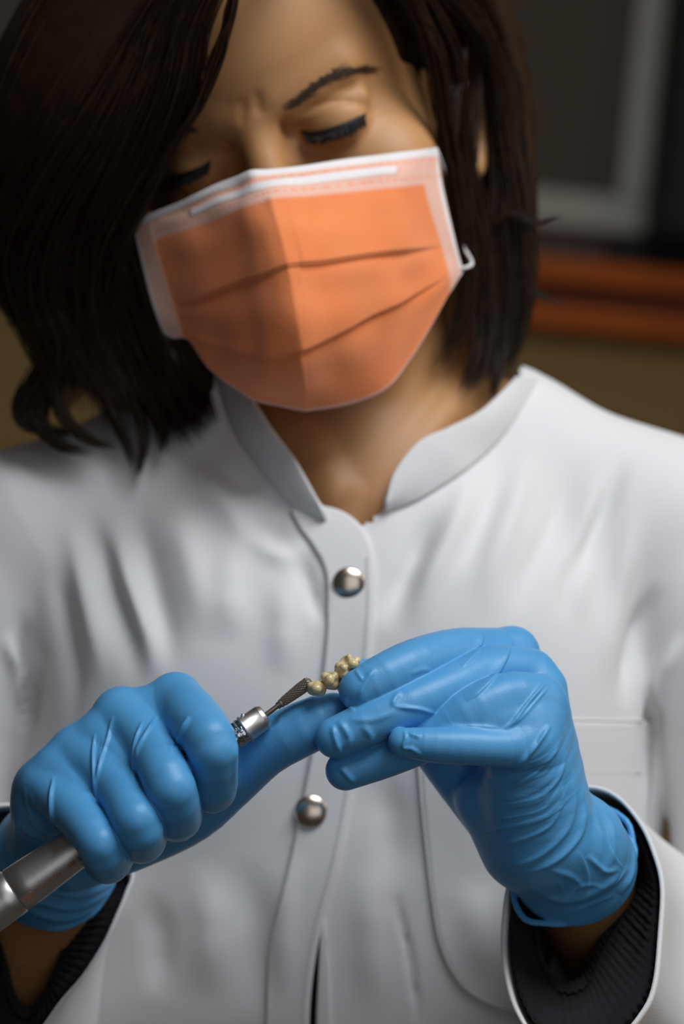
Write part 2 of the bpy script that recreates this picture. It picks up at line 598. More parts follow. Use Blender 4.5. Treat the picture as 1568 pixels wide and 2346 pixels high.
LH_FOLDS = fan + [
    ([(1176, 1465), (1160, 1510), (1135, 1550), (1095, 1590), (1068, 1606)], 6, 1.0, 'step'),
    ([(1107, 1440), (1104, 1470), (1090, 1502), (1060, 1528)], 5, .9, 'step'),
    ([(1255, 1560), (1215, 1605), (1180, 1650), (1150, 1672)], 5, 1.0), ([(1262, 1568), (1230, 1605), (1195, 1645), (1160, 1672)], 4, .6),
    ([(1262, 1660), (1235, 1700), (1205, 1735), (1175, 1766)], 6, 1.2),
    ([(1290, 1690), (1262, 1735), (1225, 1772), (1180, 1800)], 5, .7), ([(1300, 1720), (1280, 1780), (1240, 1830)], 5, .7),
    ([(1312, 1760), (1316, 1830), (1300, 1900), (1240, 1960), (1170, 1990)], 7, 1.1),
    ([(1335, 1800), (1340, 1860), (1325, 1920), (1270, 1975), (1180, 2010)], 7, 1.1),
    ([(1290, 1800), (1285, 1850), (1250, 1900), (1150, 1940)], 5, .7),
    ([(1440, 1985), (1400, 2020), (1330, 2055), (1240, 2058)], 8, 1.4), ([(1455, 1930), (1452, 1990), (1420, 2050)], 8, 1.4),
    ([(1360, 1850), (1375, 1920), (1370, 1990)], 9, .8), ([(1400, 1880), (1405, 1950), (1380, 2010)], 9, .8),
    ([(1250, 1990), (1310, 2010), (1340, 2040)], 8, .8), ([(1345, 1960), (1385, 1995), (1420, 1990)], 7, .9),
    # crumpled cuff
    ([(1300, 2070), (1330, 2030), (1390, 2030)], 5, 0.44), ([(1380, 1890), (1400, 1950), (1430, 1990)], 4, 0.44, 'step'), ([(1330, 1950), (1350, 2010), (1340, 2060)], 4, 0.44, 'step'),
    ([(1270, 2000), (1290, 2050), (1280, 2090)], 5, 0.39), ([(1210, 2030), (1290, 2065), (1380, 2045), (1445, 1985)], 5, 0.50), ([(1420, 1880), (1440, 1930), (1444, 1970)], 4, 0.39),
    ([(1360, 1840), (1390, 1870), (1420, 1920)], 4, 0.33), ([(1310, 2090), (1360, 2070), (1410, 2050)], 4, 0.39),
    # loose tips of the fingers
    ([(762, 1660), (768, 1690), (780, 1728)], 7, 1.2), ([(775, 1650), (800, 1690), (790, 1715)], 8, .9), ([(830, 1660), (850, 1690), (836, 1710)], 9, .7),
    ([(800, 1648), (850, 1650), (910, 1630)], 8, .6), ([(905, 1620), (960, 1625), (1000, 1636)], 5, .9), ([(920, 1585), (905, 1600), (900, 1620)], 6, .7),
    ([(790, 1600), (800, 1620), (815, 1626)], 6, .9), ([(815, 1535), (826, 1552), (832, 1560)], 5, .7), ([(860, 1530), (840, 1560), (825, 1590), (822, 1605)], 7, .8),
    ([(925, 1668), (930, 1690), (925, 1712), (945, 1716), (968, 1732)], 5, .9), ([(935, 1680), (965, 1690)], 5, .7),
    ([(778, 1755), (800, 1780), (812, 1795)], 7, 1.2),
    ([(940, 1545), (970, 1535), (990, 1538)], 6, .4), ([(1000, 1664), (1070, 1663), (1150, 1668)], 5, .5),
]

person = empty('person', tuple(cw(0, -520, -240)), 'woman in orange face mask, white coat and blue gloves, looking down at her hands', 'person')


def clean_cut(P, F, keep):
    F = F[keep[F].all(1)]
    used = np.unique(F)
    m = np.full(len(P), -1); m[used] = np.arange(len(used))
    return P[used], m[F]


VOX = 0.45
lo, hi = bounds(list(RH.values()) + RH_PALM + [RH_CUFF])
P, F = mesh_sdf(right_hand, lo, hi, VOX)
P = folds(P, F, RH_FOLDS)
glove_r = build('glove', P, F, MAT['glove'], person)
lo, hi = bounds(list(LH.values()) + LH_PALM + [LH_CUFF])
P, F = mesh_sdf(left_hand, lo, hi, VOX)
P = folds(P, F, LH_FOLDS)
glove_l = build('glove', P, F, MAT['glove'], person)

# ------------------------------------------------------------------ handpiece
hp = empty('dental_handpiece', tuple(to_world([A0])[0]), 'silver dental laboratory handpiece held in the fist, pointing up to the crowns', 'dental tool')


def at(s):
    return A0 + ax * s


MB().lathe(A0, ax, [(1.2, 9.3), (1.6, 9.75), (8, 9.6), (26, 8.7), (40, 8.0), (60, 7.0), (80, 6.0), (LEN - 21, 5.5), (LEN - 20.8, 5.2)], 64).build('handle', MAT['steel'], hp)
MB().lathe(A0, ax, [(-130, 12.5), (-100, 13), (-60, 12), (-30, 10.6), (-4, 10.0), (0.4, 9.9), (0.9, 9.4), (1.3, 9.2)], 72,
           mod=lambda s, a: (-0.12 if s < -6 else 0.0) * (np.abs(np.sin(15 * a)) < .2)).build('motor_housing', MAT['steel'], hp)
prof = [(LEN - 21 + 0.25 * i, 5.35) for i in range(0, 41)]
MB().lathe(A0, ax, prof, 72, mod=lambda s, a: 0.32 * np.abs(np.sin(4.5 * a + 0.0 * s + 1.5708 * np.floor((s - LEN) / 2.2)) * np.sin((s - LEN) / 2.2 * np.pi)) ** 0.5 - 0.1).build('knurled_collar', MAT['steel_bright'], hp)
MB().lathe(A0, ax, [(LEN - 11, 5.3), (LEN - 10.8, 6.0), (LEN - 10.0, 6.05), (LEN - 9.8, 5.55), (LEN - 2.0, 5.4), (LEN - 1.8, 5.35), (LEN - 0.5, 4.7), (LEN, 4.2), (LEN + .02, 1.3)], 64).build('nose_cone', MAT['steel'], hp)
pin_c = at(LEN - 8.0) + (V(567, 1628, 2) - V(577, 1656, 2)) * 0 + np.array([-ax[1], ax[0], 0.25]) * 5.3
MB().lathe(pin_c, np.array([-ax[1], ax[0], 0.3]), [(-1, .9), (0, 1.0), (.5, .85), (.8, .45), (.9, .05)], 20).build('locking_pin', MAT['steel'], hp)
T1 = V(714, 1559, 0)
bax = (T1 - A1) / np.linalg.norm(T1 - A1)
BL = np.linalg.norm(T1 - A1)
prof = [(BL * 0.36 + i * 0.13, 0) for i in range(int(BL * 0.64 / 0.13))]
L0, L1 = prof[0][0], BL


def bur_r(s):
    t = (s - L0) / (L1 - L0)
    r = 1.75 + 0.75 * min(1, t * 1.6) ** 0.7
    if t > 0.86:
        r *= math.sqrt(max(0.0, 1 - ((t - 0.86) / 0.15) ** 2))
    return r


bur = MB().lathe(A1, bax, [(s, bur_r(s)) for s, _ in prof] + [(L1, 0.35)], 96,
                 mod=lambda s, a: 0.15 * (np.sign(np.sin(14 * a + s * 3.4)) + np.sign(np.sin(14 * a - s * 3.4))) * 0.5 * (1 if s < L1 - .4 else 0)).build('bur', MAT['bur'], hp, smooth=False)
MB().lathe(A1, bax, [(-2, 1.05), (BL * 0.24, 1.05), (BL * 0.25, 1.5), (BL * 0.31, 1.5), (BL * 0.315, 1.8), (BL * 0.345, 1.85), (BL * 0.36, 1.6), (BL * .38, 1.5)], 32).build('shank', MAT['bur'], bur)

# engraved lettering on the lower side of the handle, upside down
def letter(txt, s0, height, ang, parent, squeeze=0.85):
    cu = bpy.data.curves.new('tmp', 'FONT'); cu.body = txt; cu.size = height * 1.4; cu.resolution_u = 3
    to = bpy.data.objects.new('tmp', cu); C.objects.link(to)
    dg = bpy.context.evaluated_depsgraph_get()
    me = bpy.data.meshes.new_from_object(to.evaluated_get(dg))
    co = np.array([v.co[:] for v in me.vertices]); fs = [tuple(p.vertices) for p in me.polygons]
    bpy.data.objects.remove(to); bpy.data.meshes.remove(me)
    # text runs back along the handle (towards the motor), its foot towards the top
    e1 = np.array([-ax[1], ax[0], 0.0]); e1 /= np.linalg.norm(e1)
    e2 = np.cross(ax, e1)
    if e2[2] < 0: e2 = -e2
    out = []
    for x, y, _ in co:
        s = s0 - x * squeeze
        rr = np.interp(s, [1.6, 8, 26, 40], [9.75, 9.6, 8.7, 8.0]) + 0.03
        th = ang + y / rr                                   # angle from the camera side (e2) down towards -e1
        out.append(at(s) + rr * (math.cos(th) * e2 - math.sin(th) * e1))
    return MB().add(out, fs)


m = letter('AC-20 RM', 21.2, 2.3, R(22), hp)
m.build('lettering', MAT['print'], hp)
marks = MB()
e1 = np.array([-ax[1], ax[0], 0.0]); e1 /= np.linalg.norm(e1)
e2 = np.cross(ax, e1)
if e2[2] < 0: e2 = -e2


def dash(s0, s1, t0, t1, w=0.11):
    """one worn printed stroke on the handle between two points (mm along, degrees round)"""
    L = [at(s0 + (s1 - s0) * k / 5) + (np.interp(s0, [1.6, 8, 26, 40], [9.75, 9.6, 8.7, 8.0]) + .02) * (math.cos(R(t0 + (t1 - t0) * k / 5)) * e2 - math.sin(R(t0 + (t1 - t0) * k / 5)) * e1) for k in range(6)]
    marks.tube(L, w, 5)


for s0, s1, t0, t1 in [(25.5, 25.5, 20, 36), (27.6, 27.6, 22, 38), (24.5, 28.5, 29, 29), (24.8, 28.2, 23, 23), (26.5, 26.5, 18, 38), (30.2, 30.2, 20, 37), (29.4, 31.4, 33, 33), (29.3, 31.5, 25, 25), (31.3, 31.3, 21, 36),
                       (2.2, 2.2, 22, 40), (7.0, 7.0, 22, 40), (2.2, 7.0, 22, 22), (2.2, 7.0, 40, 40), (3.4, 3.4, 25, 37), (4.6, 4.6, 25, 37), (5.8, 5.8, 25, 37), (3.4, 5.8, 31, 31)]:
    dash(s0, s1, t0, t1)
marks.build('worn_print', MAT['print'], hp)

# ------------------------------------------------------------------ dental bridge
def lobes(items, k=0.8):
    def f(P):
        d = None
        for (px, py, z, rx, ry, rz) in items:
            c = V(px, py, z)
            e = ell(P, c, (rpx(rx, z), rpx(ry, z), rpx(rz, z)))
            d = e if d is None else smin(d, e, k)
        return d
    return f


bridge = empty('dental_bridge', tuple(to_world([V(757, 1585, 0)])[0]), 'cream ceramic dental bridge of joined tooth crowns pinched between gloved fingertips', 'dental bridge')
CROWNS = [
    [(722, 1580, 1, 19, 14, 19), (735, 1580, 1, 13, 15, 17), (714, 1571, 3, 10, 9, 11), (729, 1566, 3, 10, 7, 11), (741, 1573, 2, 8, 10, 12), (722, 1568, -2, 14, 9, 12), (748, 1566, 0, 7, 6, 8), (726, 1578, 5, 13, 12, 14)],
    [(758, 1565, 1, 19, 15, 18), (768, 1563, 1, 11, 17, 17), (745, 1552, 3, 10, 12, 12), (757, 1546, 0, 12, 8, 14), (768, 1549, 3, 10, 11, 12), (756, 1558, 6, 11, 14, 12), (747, 1562, 0, 12, 12, 16), (777, 1551, 0, 9, 9, 10)],
    [(779, 1527, 2, 12, 11, 15), (789, 1543, 3, 13, 14, 16), (775, 1541, 1, 9, 15, 15), (788, 1530, 5, 9, 9, 10), (795, 1512, 0, 11, 11, 12), (809, 1521, 4, 13, 11, 14), (800, 1527, 1, 14, 14, 15), (817, 1513, 0, 10, 9, 12), (800, 1506, 2, 7, 8, 9), (786, 1518, 0, 8, 9, 11)],
]
for c in CROWNS:
    lo, hi = bounds([[(a, b, z, max(x, y, w)) for a, b, z, x, y, w in c]])
    P, F = mesh_sdf(lobes(c, 1.15), lo, hi, 0.14)
    build('crown', P, F, MAT['ceramic'], bridge)
# ------------------------------------------------------------------ head frame
HS = 1.10


def rot(ax, deg):
    return np.array(Matrix.Rotation(R(deg), 3, ax))


HR = rot('Z', 16) @ rot('Y', -17) @ rot('X', 20)
HC = V(604, 338, -138)


def hl(P):
    return ((P - HC.astype(np.float32)) @ HR.astype(np.float32)) / np.float32(HS)


def hw(x, y, z):
    return HC + HR @ (np.array([x, y, z]) * HS)


def cap(P, a, b, ra, rb):
    return seg(P, np.array(a, float), np.array(b, float), ra, rb)


def sph(P, c, r):
    q = P - np.array(c, np.float32)
    return np.sqrt((q * q).sum(1)) - r


def head_local(P):
    d = ell(P, (0, 36, -88), (74, 84, 98))
    d = smin(d, ell(P, (0, -42, -50), (61, 72, 54)), 16)
    for s in (-1, 1):
        d = smin(d, cap(P, (s * 50, -66, -62), (s * 8, -104, -4), 13, 15), 14)
        d = smin(d, sph(P, (s * 40, -30, -26), 23), 14)          # cheekbone
        d = smin(d, cap(P, (s * 12, 17, -3), (s * 40, 20, -14), 8, 8), 9)   # brow
        d = smax(d, -ell(P, (s * 28, -3, 14), (19, 12, 21)), 8)  # socket
        d = smax(d, -ell(P, (s * 17, -2, 6), (7, 9, 10)), 6)
        d = smin(d, ell(P, (s * 31, -1, -12.5), (14.5, 12.5, 13.2)), 4)   # closed lid over the eyeball
        d = smin(d, cap(P, (s * 16, 9, -3), (s * 44, 5, -14), 3.2, 3.5), 5)   # fold above the lid
    d = smin(d, ell(P, (-76, -12, -82), (7, 31, 18), rot('Y', -22)), 4)
    d = smax(d, -ell(P, (-82, -8, -76), (6, 20, 10), rot('Y', -22)), 3)
    d = smin(d, cap(P, (0, 10, 2), (0, -38, 20), 7.5, 9), 9)      # nose
    d = smin(d, sph(P, (0, -42, 18), 10), 6)
    for s in (-1, 1):
        d = smin(d, sph(P, (s * 12, -44, 9), 7), 5)
    d = smin(d, ell(P, (0, -72, 4), (22, 8, 8)), 8)               # mouth under the mask
    d = smin(d, sph(P, (0, -103, -2), 16), 12)
    return d


def head_field(P):
    d = head_local(hl(P)) * HS
    # the ear that shows between the strands
    e = chain(P, [(1070, 165, -202, 17), (1092, 148, -207, 18), (1112, 190, -213, 19), (1116, 270, -214, 19), (1106, 345, -209, 18), (1086, 395, -203, 22), (1072, 372, -201, 18)])
    e = smin(e, ell(P, V(1085, 275, -210), (7.5, 26, 5)), 3)
    d = smin(d, chain(P, [(900, 250, -222, 120), (1000, 280, -226, 95), (1075, 290, -226, 42)]), 10)
    return smin(d, e, 3)




def neck_field(P):
    a = hw(0, -40, -92); b = V(818, 1120, -215)
    d = seg(P, a, b, 54.0, 52.0)
    d = smin(d, seg(P, b, V(820, 1260, -235), 52.0, 70.0), 20)
    d = smin(d, chain(P, [(1040, 560, -225, 70), (1085, 700, -222, 60), (1085, 850, -215, 48), (980, 1000, -180, 42), (868, 1160, -163, 36)]), 8)
    d = smin(d, chain(P, [(610, 900, -200, 45), (700, 1010, -172, 42), (775, 1130, -160, 38)]), 8)
    d = smin(d, chain(P, [(560, 1210, -200, 30), (780, 1180, -168, 34)]), 10)
    d = smin(d, chain(P, [(1080, 1190, -200, 30), (862, 1180, -168, 34)]), 10)
    d = smax(d, -sph(P, V(826, 1165, -133), 16), 12)
    return d


def torso_field(P):
    d = ell(P, V(784, 1560, -232), (168, 165, 96))
    d = smin(d, ell(P, V(775, 2100, -236), (160, 230, 104)), 40)
    for px in (460, 1090):
        d = smin(d, ell(P, V(px, 1560, -186), (68, 80, 52)), 34)
    d = smin(d, seg(P, V(430, 1065, -232), V(85, 1245, -222), rpx(150, -232), rpx(232, -222)), 34)
    d = smin(d, seg(P, V(1150, 1015, -232), V(1485, 1215, -222), rpx(138, -232), rpx(236, -222)), 34)
    d = smin(d, chain(P, [(430, 1065, -232, 150), (800, 1060, -262, 190), (1150, 1015, -232, 138)], pad=60), 30)
    return d


def arms_field(P, r0=228, r1=215, gap=6):
    d = chain(P, [(1470, 1225, -222, r0), (1640, 1500, -214, r0), (1740, 1800, -206, r1), (1770, 2250, -196, r1)], pad=40)
    e = chain(P, [(95, 1250, -222, r0), (-90, 1500, -214, r0), (-180, 1800, -206, r1), (-220, 2250, -196, r1)], pad=40)
    return np.minimum(d, e)


def coat_field(P):
    return smin(torso_field(P), arms_field(P), 4)


RH_IN = hand_field(RH, RH_PALM, [], inset=1.7, carve=handle_sdf)
LH_IN = hand_field(LH, LH_PALM, [], inset=1.7)
rb = bounds(list(RH.values()) + RH_PALM + [RH_CUFF]); lb = bounds(list(LH.values()) + LH_PALM + [LH_CUFF])
RH_B, LH_B = boxed(RH_IN, *rb), boxed(LH_IN, *lb)


def fore_field(P):
    d = chain(P, [(100, 1965, -82, 88), (125, 2000, -96, 108), (95, 2090, -120, 122), (40, 2250, -150, 150), (-190, 2500, -190, 190)])
    e = chain(P, [(1258, 1915, -30, 96), (1314, 1980, -56, 122), (1344, 2045, -92, 126), (1425, 2185, -146, 126), (1740, 2460, -200, 165)])
    return np.minimum(d, e)


def body_field(P):
    P = P.astype(np.float32)
    d = smin(head_field(P), neck_field(P), 10)
    d = smin(d, torso_field(P) + 9.0, 12)
    a = smin(arms_field(P, 170, 160), fore_field(P), 10)
    d = smin(d, a, 10)
    d = smin(d, smin(RH_B(P), LH_B(P), .5), 4)
    return d


MAT['skin'] = material('skin', srgb(192, 145, 92), 0.52, noise=(9, srgb(184, 130, 86), 3, .35), bump=(700, 0.00008, 3), sss=0.12, sss_scale=0.006, sss_rad=(1, .35, .2))
P, F = mesh_sdf(body_field, np.array([-240, -300, -340]), np.array([250, 330, 25]), 1.6, refine=1)
P = folds(P, F, [
    ([(588, 205), (592, 240), (600, 268)], 10, -0.8, 'ridge', -200), ([(556, 225), (556, 262), (548, 290)], 10, -0.7, 'ridge', -200),
    ([(690, 268), (735, 240), (790, 232), (850, 245)], 7, -1.3, 'ridge', -200),
    ([(672, 318), (715, 345), (765, 343), (815, 316)], 12, -1.5, 'ridge', -200), ([(648, 262), (658, 296), (684, 328)], 14, -2.2, 'ridge', -200), ([(400, 430), (440, 425), (480, 400), (500, 360)], 12, -1.6, 'ridge', -200),
    ([(830, 262), (870, 250), (905, 246)], 8, -.6, 'ridge', -200),
])
body = build('body', P, F, MAT['skin'], person)

# brows, lashes
MAT['hair'] = material('brown_hair', srgb(32, 20, 11), 0.45, noise=(90, srgb(50, 32, 17), 3, .4), spec=.22)
MAT['brow'] = material('brow_hair', srgb(62, 42, 28), 0.6)
MAT['lash'] = material('lash', srgb(20, 14, 12), 0.6)


def bvh_of(o):
    from mathutils.bvhtree import BVHTree
    off = np.array(base_of(o))
    me = o.data
    v = np.empty(len(me.vertices) * 3, np.float32); me.vertices.foreach_get('co', v)
    v = v.reshape(-1, 3) + off
    f = [tuple(p.vertices) for p in me.polygons]
    return BVHTree.FromPolygons([tuple(x) for x in v], f)


CAM_O = Vector(T3)
MI = np.linalg.inv(M3)


def cast(bvh, px, py, off=0.0, fallback=None):
    """first surface the ray through a pixel meets, lifted by off mm along its normal; camera-frame mm"""
    p = Vector(to_world([V(px, py, 0)])[0])
    hit, n, i, d = bvh.ray_cast(CAM_O, (p - CAM_O).normalized())
    if hit is None:
        return None if fallback is None else V(px, py, fallback)
    if n.dot(p - CAM_O) > 0: n = -n
    w = np.array(hit) + np.array(n) * off / 1000.0
    q = MI @ (w - T3) * 1000.0
    q[2] += 1000.0
    return q


body_bvh = bvh_of(body)


def hairs(name, lines, n, width, rad, off, jitter, mat, parent, flow=0.5):
    """short hairs laid over the skin between two traced lines (root line, tip line)"""
    mb = MB()
    a, b = catmull(lines[0], n), catmull(lines[1], n)
    for i in range(n):
        r0 = a[i] + rng.normal(0, jitter, 2); t0 = b[i] + rng.normal(0, jitter, 2)
        pts = []
        for t in np.linspace(0, 1, 5):
            q = r0 * (1 - t) + t0 * t
            c = cast(body_bvh, q[0], q[1], off + 0.4 * t, -150)
            pts.append(c)
        mb.tube(pts, np.array([1, 1, .9, .6, .2]) * rad, 4, caps=False)
    return mb.build(name, mat, parent)


hairs('eyebrow', ([(655, 248), (695, 218), (740, 186), (785, 166), (830, 160)], [(690, 226), (724, 196), (768, 170), (815, 157), (868, 160)]), 120, 0, 0.25, 0.2, 6.5, MAT['brow'], person)
hairs('eyebrow', ([(455, 300), (430, 302), (410, 315), (385, 338)], [(435, 288), (410, 296), (390, 312), (362, 350)]), 50, 0, 0.25, 0.2, 5, MAT['brow'], person)


def lash(line, drop, name):
    mb = MB()
    L = catmull(line, 60)
    pts = [cast(body_bvh, x, y, 0.3, -145) for x, y in L]
    mb.tube(pts, 1.5 * np.sin(np.linspace(0.35, np.pi - 0.2, 60)) + .2, 6)
    for i in list(range(2, 58)) * 2:
        a = pts[i]
        x, y = L[i] + np.array(drop) * (0.7 + .5 * rng.random()) + rng.normal(0, 2, 2)
        b = V(x, y, a[2] + 5.5)
        mb.tube([a, (a + b) / 2 + np.array([0, -.6, .8]), b], [.5, .4, .12], 4, caps=False)
    return mb.build(name, MAT['lash'], person)


lash([(690, 300), (712, 306), (750, 301), (790, 287), (818, 272), (838, 262)], (9, 27), 'eyelashes')
lash([(392, 408), (415, 404), (445, 394), (470, 380), (482, 368)], (-4, 24), 'eyelashes')

# ------------------------------------------------------------------ mask
ROWS = [
    # left outer .. left binding .. (three) .. crest .. (three) .. right binding .. right outer : (px, py, z)
    [(305, 509, -150), (352, 488, -140), (430, 456, -126), (510, 420, -114), (562, 398, -105), (606, 390, -103), (700, 379, -110), (830, 360, -122), (920, 349, -128), (975, 342, -138), (1000, 338, -147)],
    [(322, 585, -148), (362, 553, -138), (440, 528, -122), (520, 498, -105), (572, 478, -94), (622, 463, -90), (710, 455, -97), (830, 442, -110), (910, 434, -119), (966, 428, -134), (1013, 425, -147)],
    [(348, 688, -146), (404, 697, -136), (470, 680, -118), (550, 650, -100), (605, 633, -88), (660, 612, -83), (740, 603, -91), (850, 585, -105), (930, 575, -120), (1005, 567, -142), (1043, 555, -148)],
    [(374, 755, -146), (425, 765, -136), (490, 790, -122), (560, 812, -106), (620, 822, -96), (688, 808, -90), (770, 770, -98), (860, 722, -110), (940, 682, -124), (1022, 634, -143), (1056, 606, -151)],
    [(396, 773, -147), (434, 778, -138), (480, 842, -130), (545, 895, -124), (615, 925, -122), (700, 938, -121), (800, 928, -124), (880, 893, -128), (945, 822, -134), (1024, 680, -146), (1060, 622, -152)],
]
RG = np.array([[V(*p) for p in r] for r in ROWS])
NU, NV = 161, 141
cols = np.array([catmull(RG[i], NU) for i in range(5)])
# equal steps between the traced columns, so that the bindings keep their width
def resample(row):
    out = []
    Q = np.vstack([2 * row[0] - row[1], row, 2 * row[-1] - row[-2]])
    for u in np.linspace(0, len(row) - 1 - 1e-6, NU):
        i = int(u); t = u - i
        a, b, c, d = Q[i], Q[i + 1], Q[i + 2], Q[i + 3]
        out.append(0.5 * (2 * b + (c - a) * t + (2 * a - 5 * b + 4 * c - d) * t ** 2 + (3 * b - a - 3 * c + d) * t ** 3))
    return np.array(out)


cols = np.array([resample(r) for r in RG])
G = np.zeros((NV, NU, 3))
vv = np.linspace(0, 4, NV)
for j in range(NU):
    Q = np.vstack([2 * cols[0, j] - cols[1, j], cols[:, j], 2 * cols[4, j] - cols[3, j]])
    for i, v in enumerate(vv):
        k = min(int(v), 3); t = v - k
        a, b, c, d = Q[k], Q[k + 1], Q[k + 2], Q[k + 3]
        G[i, j] = 0.5 * (2 * b + (c - a) * t + (2 * a - 5 * b + 4 * c - d) * t ** 2 + (3 * b - a - 3 * c + d) * t ** 3)
uu = np.linspace(0, 10, NU)
U, VV = np.meshgrid(uu, vv)
# pleats: cloth bulges above each pleat line and tucks back under it
mid = np.clip(np.minimum(U - 0.9, 9.1 - U) / 1.2, 0, 1)
def pleat(v0, amp):
    d = VV - v0
    return np.where(d < 0, amp * np.exp(d / 0.5), -amp * 0.8 * np.exp(-d / 0.22))
dz = pleat(2.0, 1.6) * (0.55 + 0.45 * (U > 5.4)) + pleat(3.0, 1.3) * np.where(U > 5.0, 1, .55)
wr = np.zeros_like(dz)
for k in range(26):                                    # soft crumples
    a = rng.uniform(0, 2 * np.pi); f = rng.uniform(2, 6); ph = rng.uniform(0, 6.3)
    wr += np.sin(f * (np.cos(a) * U + np.sin(a) * VV * 2) + ph) / f
crest = 1.0 * np.exp(-np.abs(U - 5) / 0.16) * (VV > .9)
N_ = np.cross(np.gradient(G, axis=1), np.gradient(G, axis=0)); N_ /= np.linalg.norm(N_, axis=2)[:, :, None] + 1e-9
N_[N_[:, :, 2] < 0] *= -1
wire = 0.7 * np.exp(-((VV - 0.52) / 0.14) ** 4) * (np.abs(U - 5) < 3.0)
G = G + N_ * ((dz + wr * 0.42) * mid + crest + wire + 0.25 * ((VV < 0.2) | (U < .9) | (U > 9.1)))[:, :, None]

mm, nt, b = nodes_of('mask_cloth')
setp(b, rough=0.85, sheen=0.25)
def attr(nm):
    n = nt.nodes.new('ShaderNodeAttribute'); n.attribute_name = nm; return n.outputs['Fac']
mix = nt.nodes.new('ShaderNodeMix'); mix.data_type = 'RGBA'
mix.inputs[6].default_value = srgb(246, 132, 66); mix.inputs[7].default_value = srgb(238, 186, 166)
mix2 = nt.nodes.new('ShaderNodeMix'); mix2.data_type = 'RGBA'; mix2.inputs[7].default_value = srgb(236, 228, 228)
tcn = nt.nodes.new('ShaderNodeTexCoord')
nz = nt.nodes.new('ShaderNodeTexNoise'); nz.inputs['Scale'].default_value = 38; nz.inputs['Detail'].default_value = 5
mix0 = nt.nodes.new('ShaderNodeMix'); mix0.data_type = 'RGBA'
mix0.inputs[6].default_value = srgb(244, 126, 60); mix0.inputs[7].default_value = srgb(246, 148, 92)
nt.links.new(tcn.outputs['Object'], nz.inputs['Vector']); nt.links.new(nz.outputs['Fac'], mix0.inputs[0])
nt.links.new(mix0.outputs[2], mix.inputs[6])
nt.links.new(attr('band'), mix.inputs[0]); nt.links.new(mix.outputs[2], mix2.inputs[6]); nt.links.new(attr('edge'), mix2.inputs[0])
nt.links.new(mix2.outputs[2], b.inputs['Base Color'])
nz2 = nt.nodes.new('ShaderNodeTexNoise'); nz2.inputs['Scale'].default_value = 900; bp = nt.nodes.new('ShaderNodeBump'); bp.inputs['Distance'].default_value = .0002
nt.links.new(tcn.outputs['Object'], nz2.inputs['Vector']); nt.links.new(nz2.outputs['Fac'], bp.inputs['Height']); nt.links.new(bp.outputs['Normal'], b.inputs['Normal'])
band = np.clip(np.maximum((1.0 - VV) * 12, np.maximum((0.95 - U) * 8, (U - 9.05) * 8)), 0, 1)
edge = np.maximum.reduce([(VV < 0.22) * 1.0, ((np.abs(VV - 0.53) < 0.10) & (np.abs(U - 5) < 2.9)) * 1.0, (U < .18) * .8, (U > 9.75) * .8, (VV > 3.97) * .4])
stitch = ((np.abs(VV - 0.33) < .035) | (np.abs(VV - 0.78) < .035)) & (np.sin(U * 28) > 0)
edge = np.where(stitch, 0, edge)
band = np.where(stitch, 0.35, band)
mb = MB().grid(G)
mask = mb.build('face_mask', mm, person, attrs={'band': band.ravel(), 'edge': edge.ravel()})
modify(mask, 'SOLIDIFY', thickness=0.0007, offset=0)
MAT['loop'] = material('white_elastic', srgb(225, 222, 224), 0.8)
MB().tube(catmull([V(1000, 342, -154), V(1028, 400, -172), V(1046, 330, -200), V(1075, 200, -228), V(1115, 220, -245)], 30), 0.8, 8).build('ear_loop', MAT['loop'], mask)
MB().tube(catmull([V(1056, 616, -150), V(1082, 604, -156), V(1062, 560, -176), V(1046, 470, -190), V(1068, 400, -215), V(1120, 330, -245)], 36), 0.9, 8).build('ear_loop', MAT['loop'], mask)
MB().tube(catmull([V(400, 772, -148), V(380, 740, -165), V(340, 640, -190), V(300, 520, -215)], 20), 0.8, 8).build('ear_loop', MAT['loop'], mask)

er = MB().lathe(V(1072, 396, -196), (0.1, -1, 0.1), [(-3, .4), (-1, .9), (2, 1.6), (5, 2.1), (7.5, 1.5), (8.6, .3)], 20).build('earring', MAT['steel_bright'], person)
MB().lathe(V(1066, 192, -196), (0, 0, 1), [(-1, 2.6), (1.2, 2.9), (2.6, 1.8), (3.0, .4)], 20).build('earring', MAT['steel_bright'], person)
# ------------------------------------------------------------------ hair
def hair_core(P):
    P = P.astype(np.float32)
    L = hl(P)
    d = ell(L, (0, 44, -92), (80, 86, 100)) * HS
    # keep the face free
    d = smax(d, -ell(L, (12, 12, 40), (74, 94, 98)) * HS, 6)
    d = smin(d, chain(P, [(330, -60, -130, 200), (150, 230, -150, 190), (130, 460, -185, 175), (215, 690, -212, 165), (325, 800, -216, 150), (395, 885, -206, 100), (425, 935, -197, 60)]), 26)
    d = smin(d, chain(P, [(1010, -80, -215, 120), (1110, 110, -240, 92), (1150, 330, -250, 78), (1140, 600, -236, 88), (1110, 770, -226, 60), (1090, 840, -218, 26)]), 26)
    return d


P, F = mesh_sdf(hair_core, np.array([-190, 40, -350]), np.array([130, 350, -60]), 2.2, refine=1)
hv, hf, hn = [P], [F], len(P)


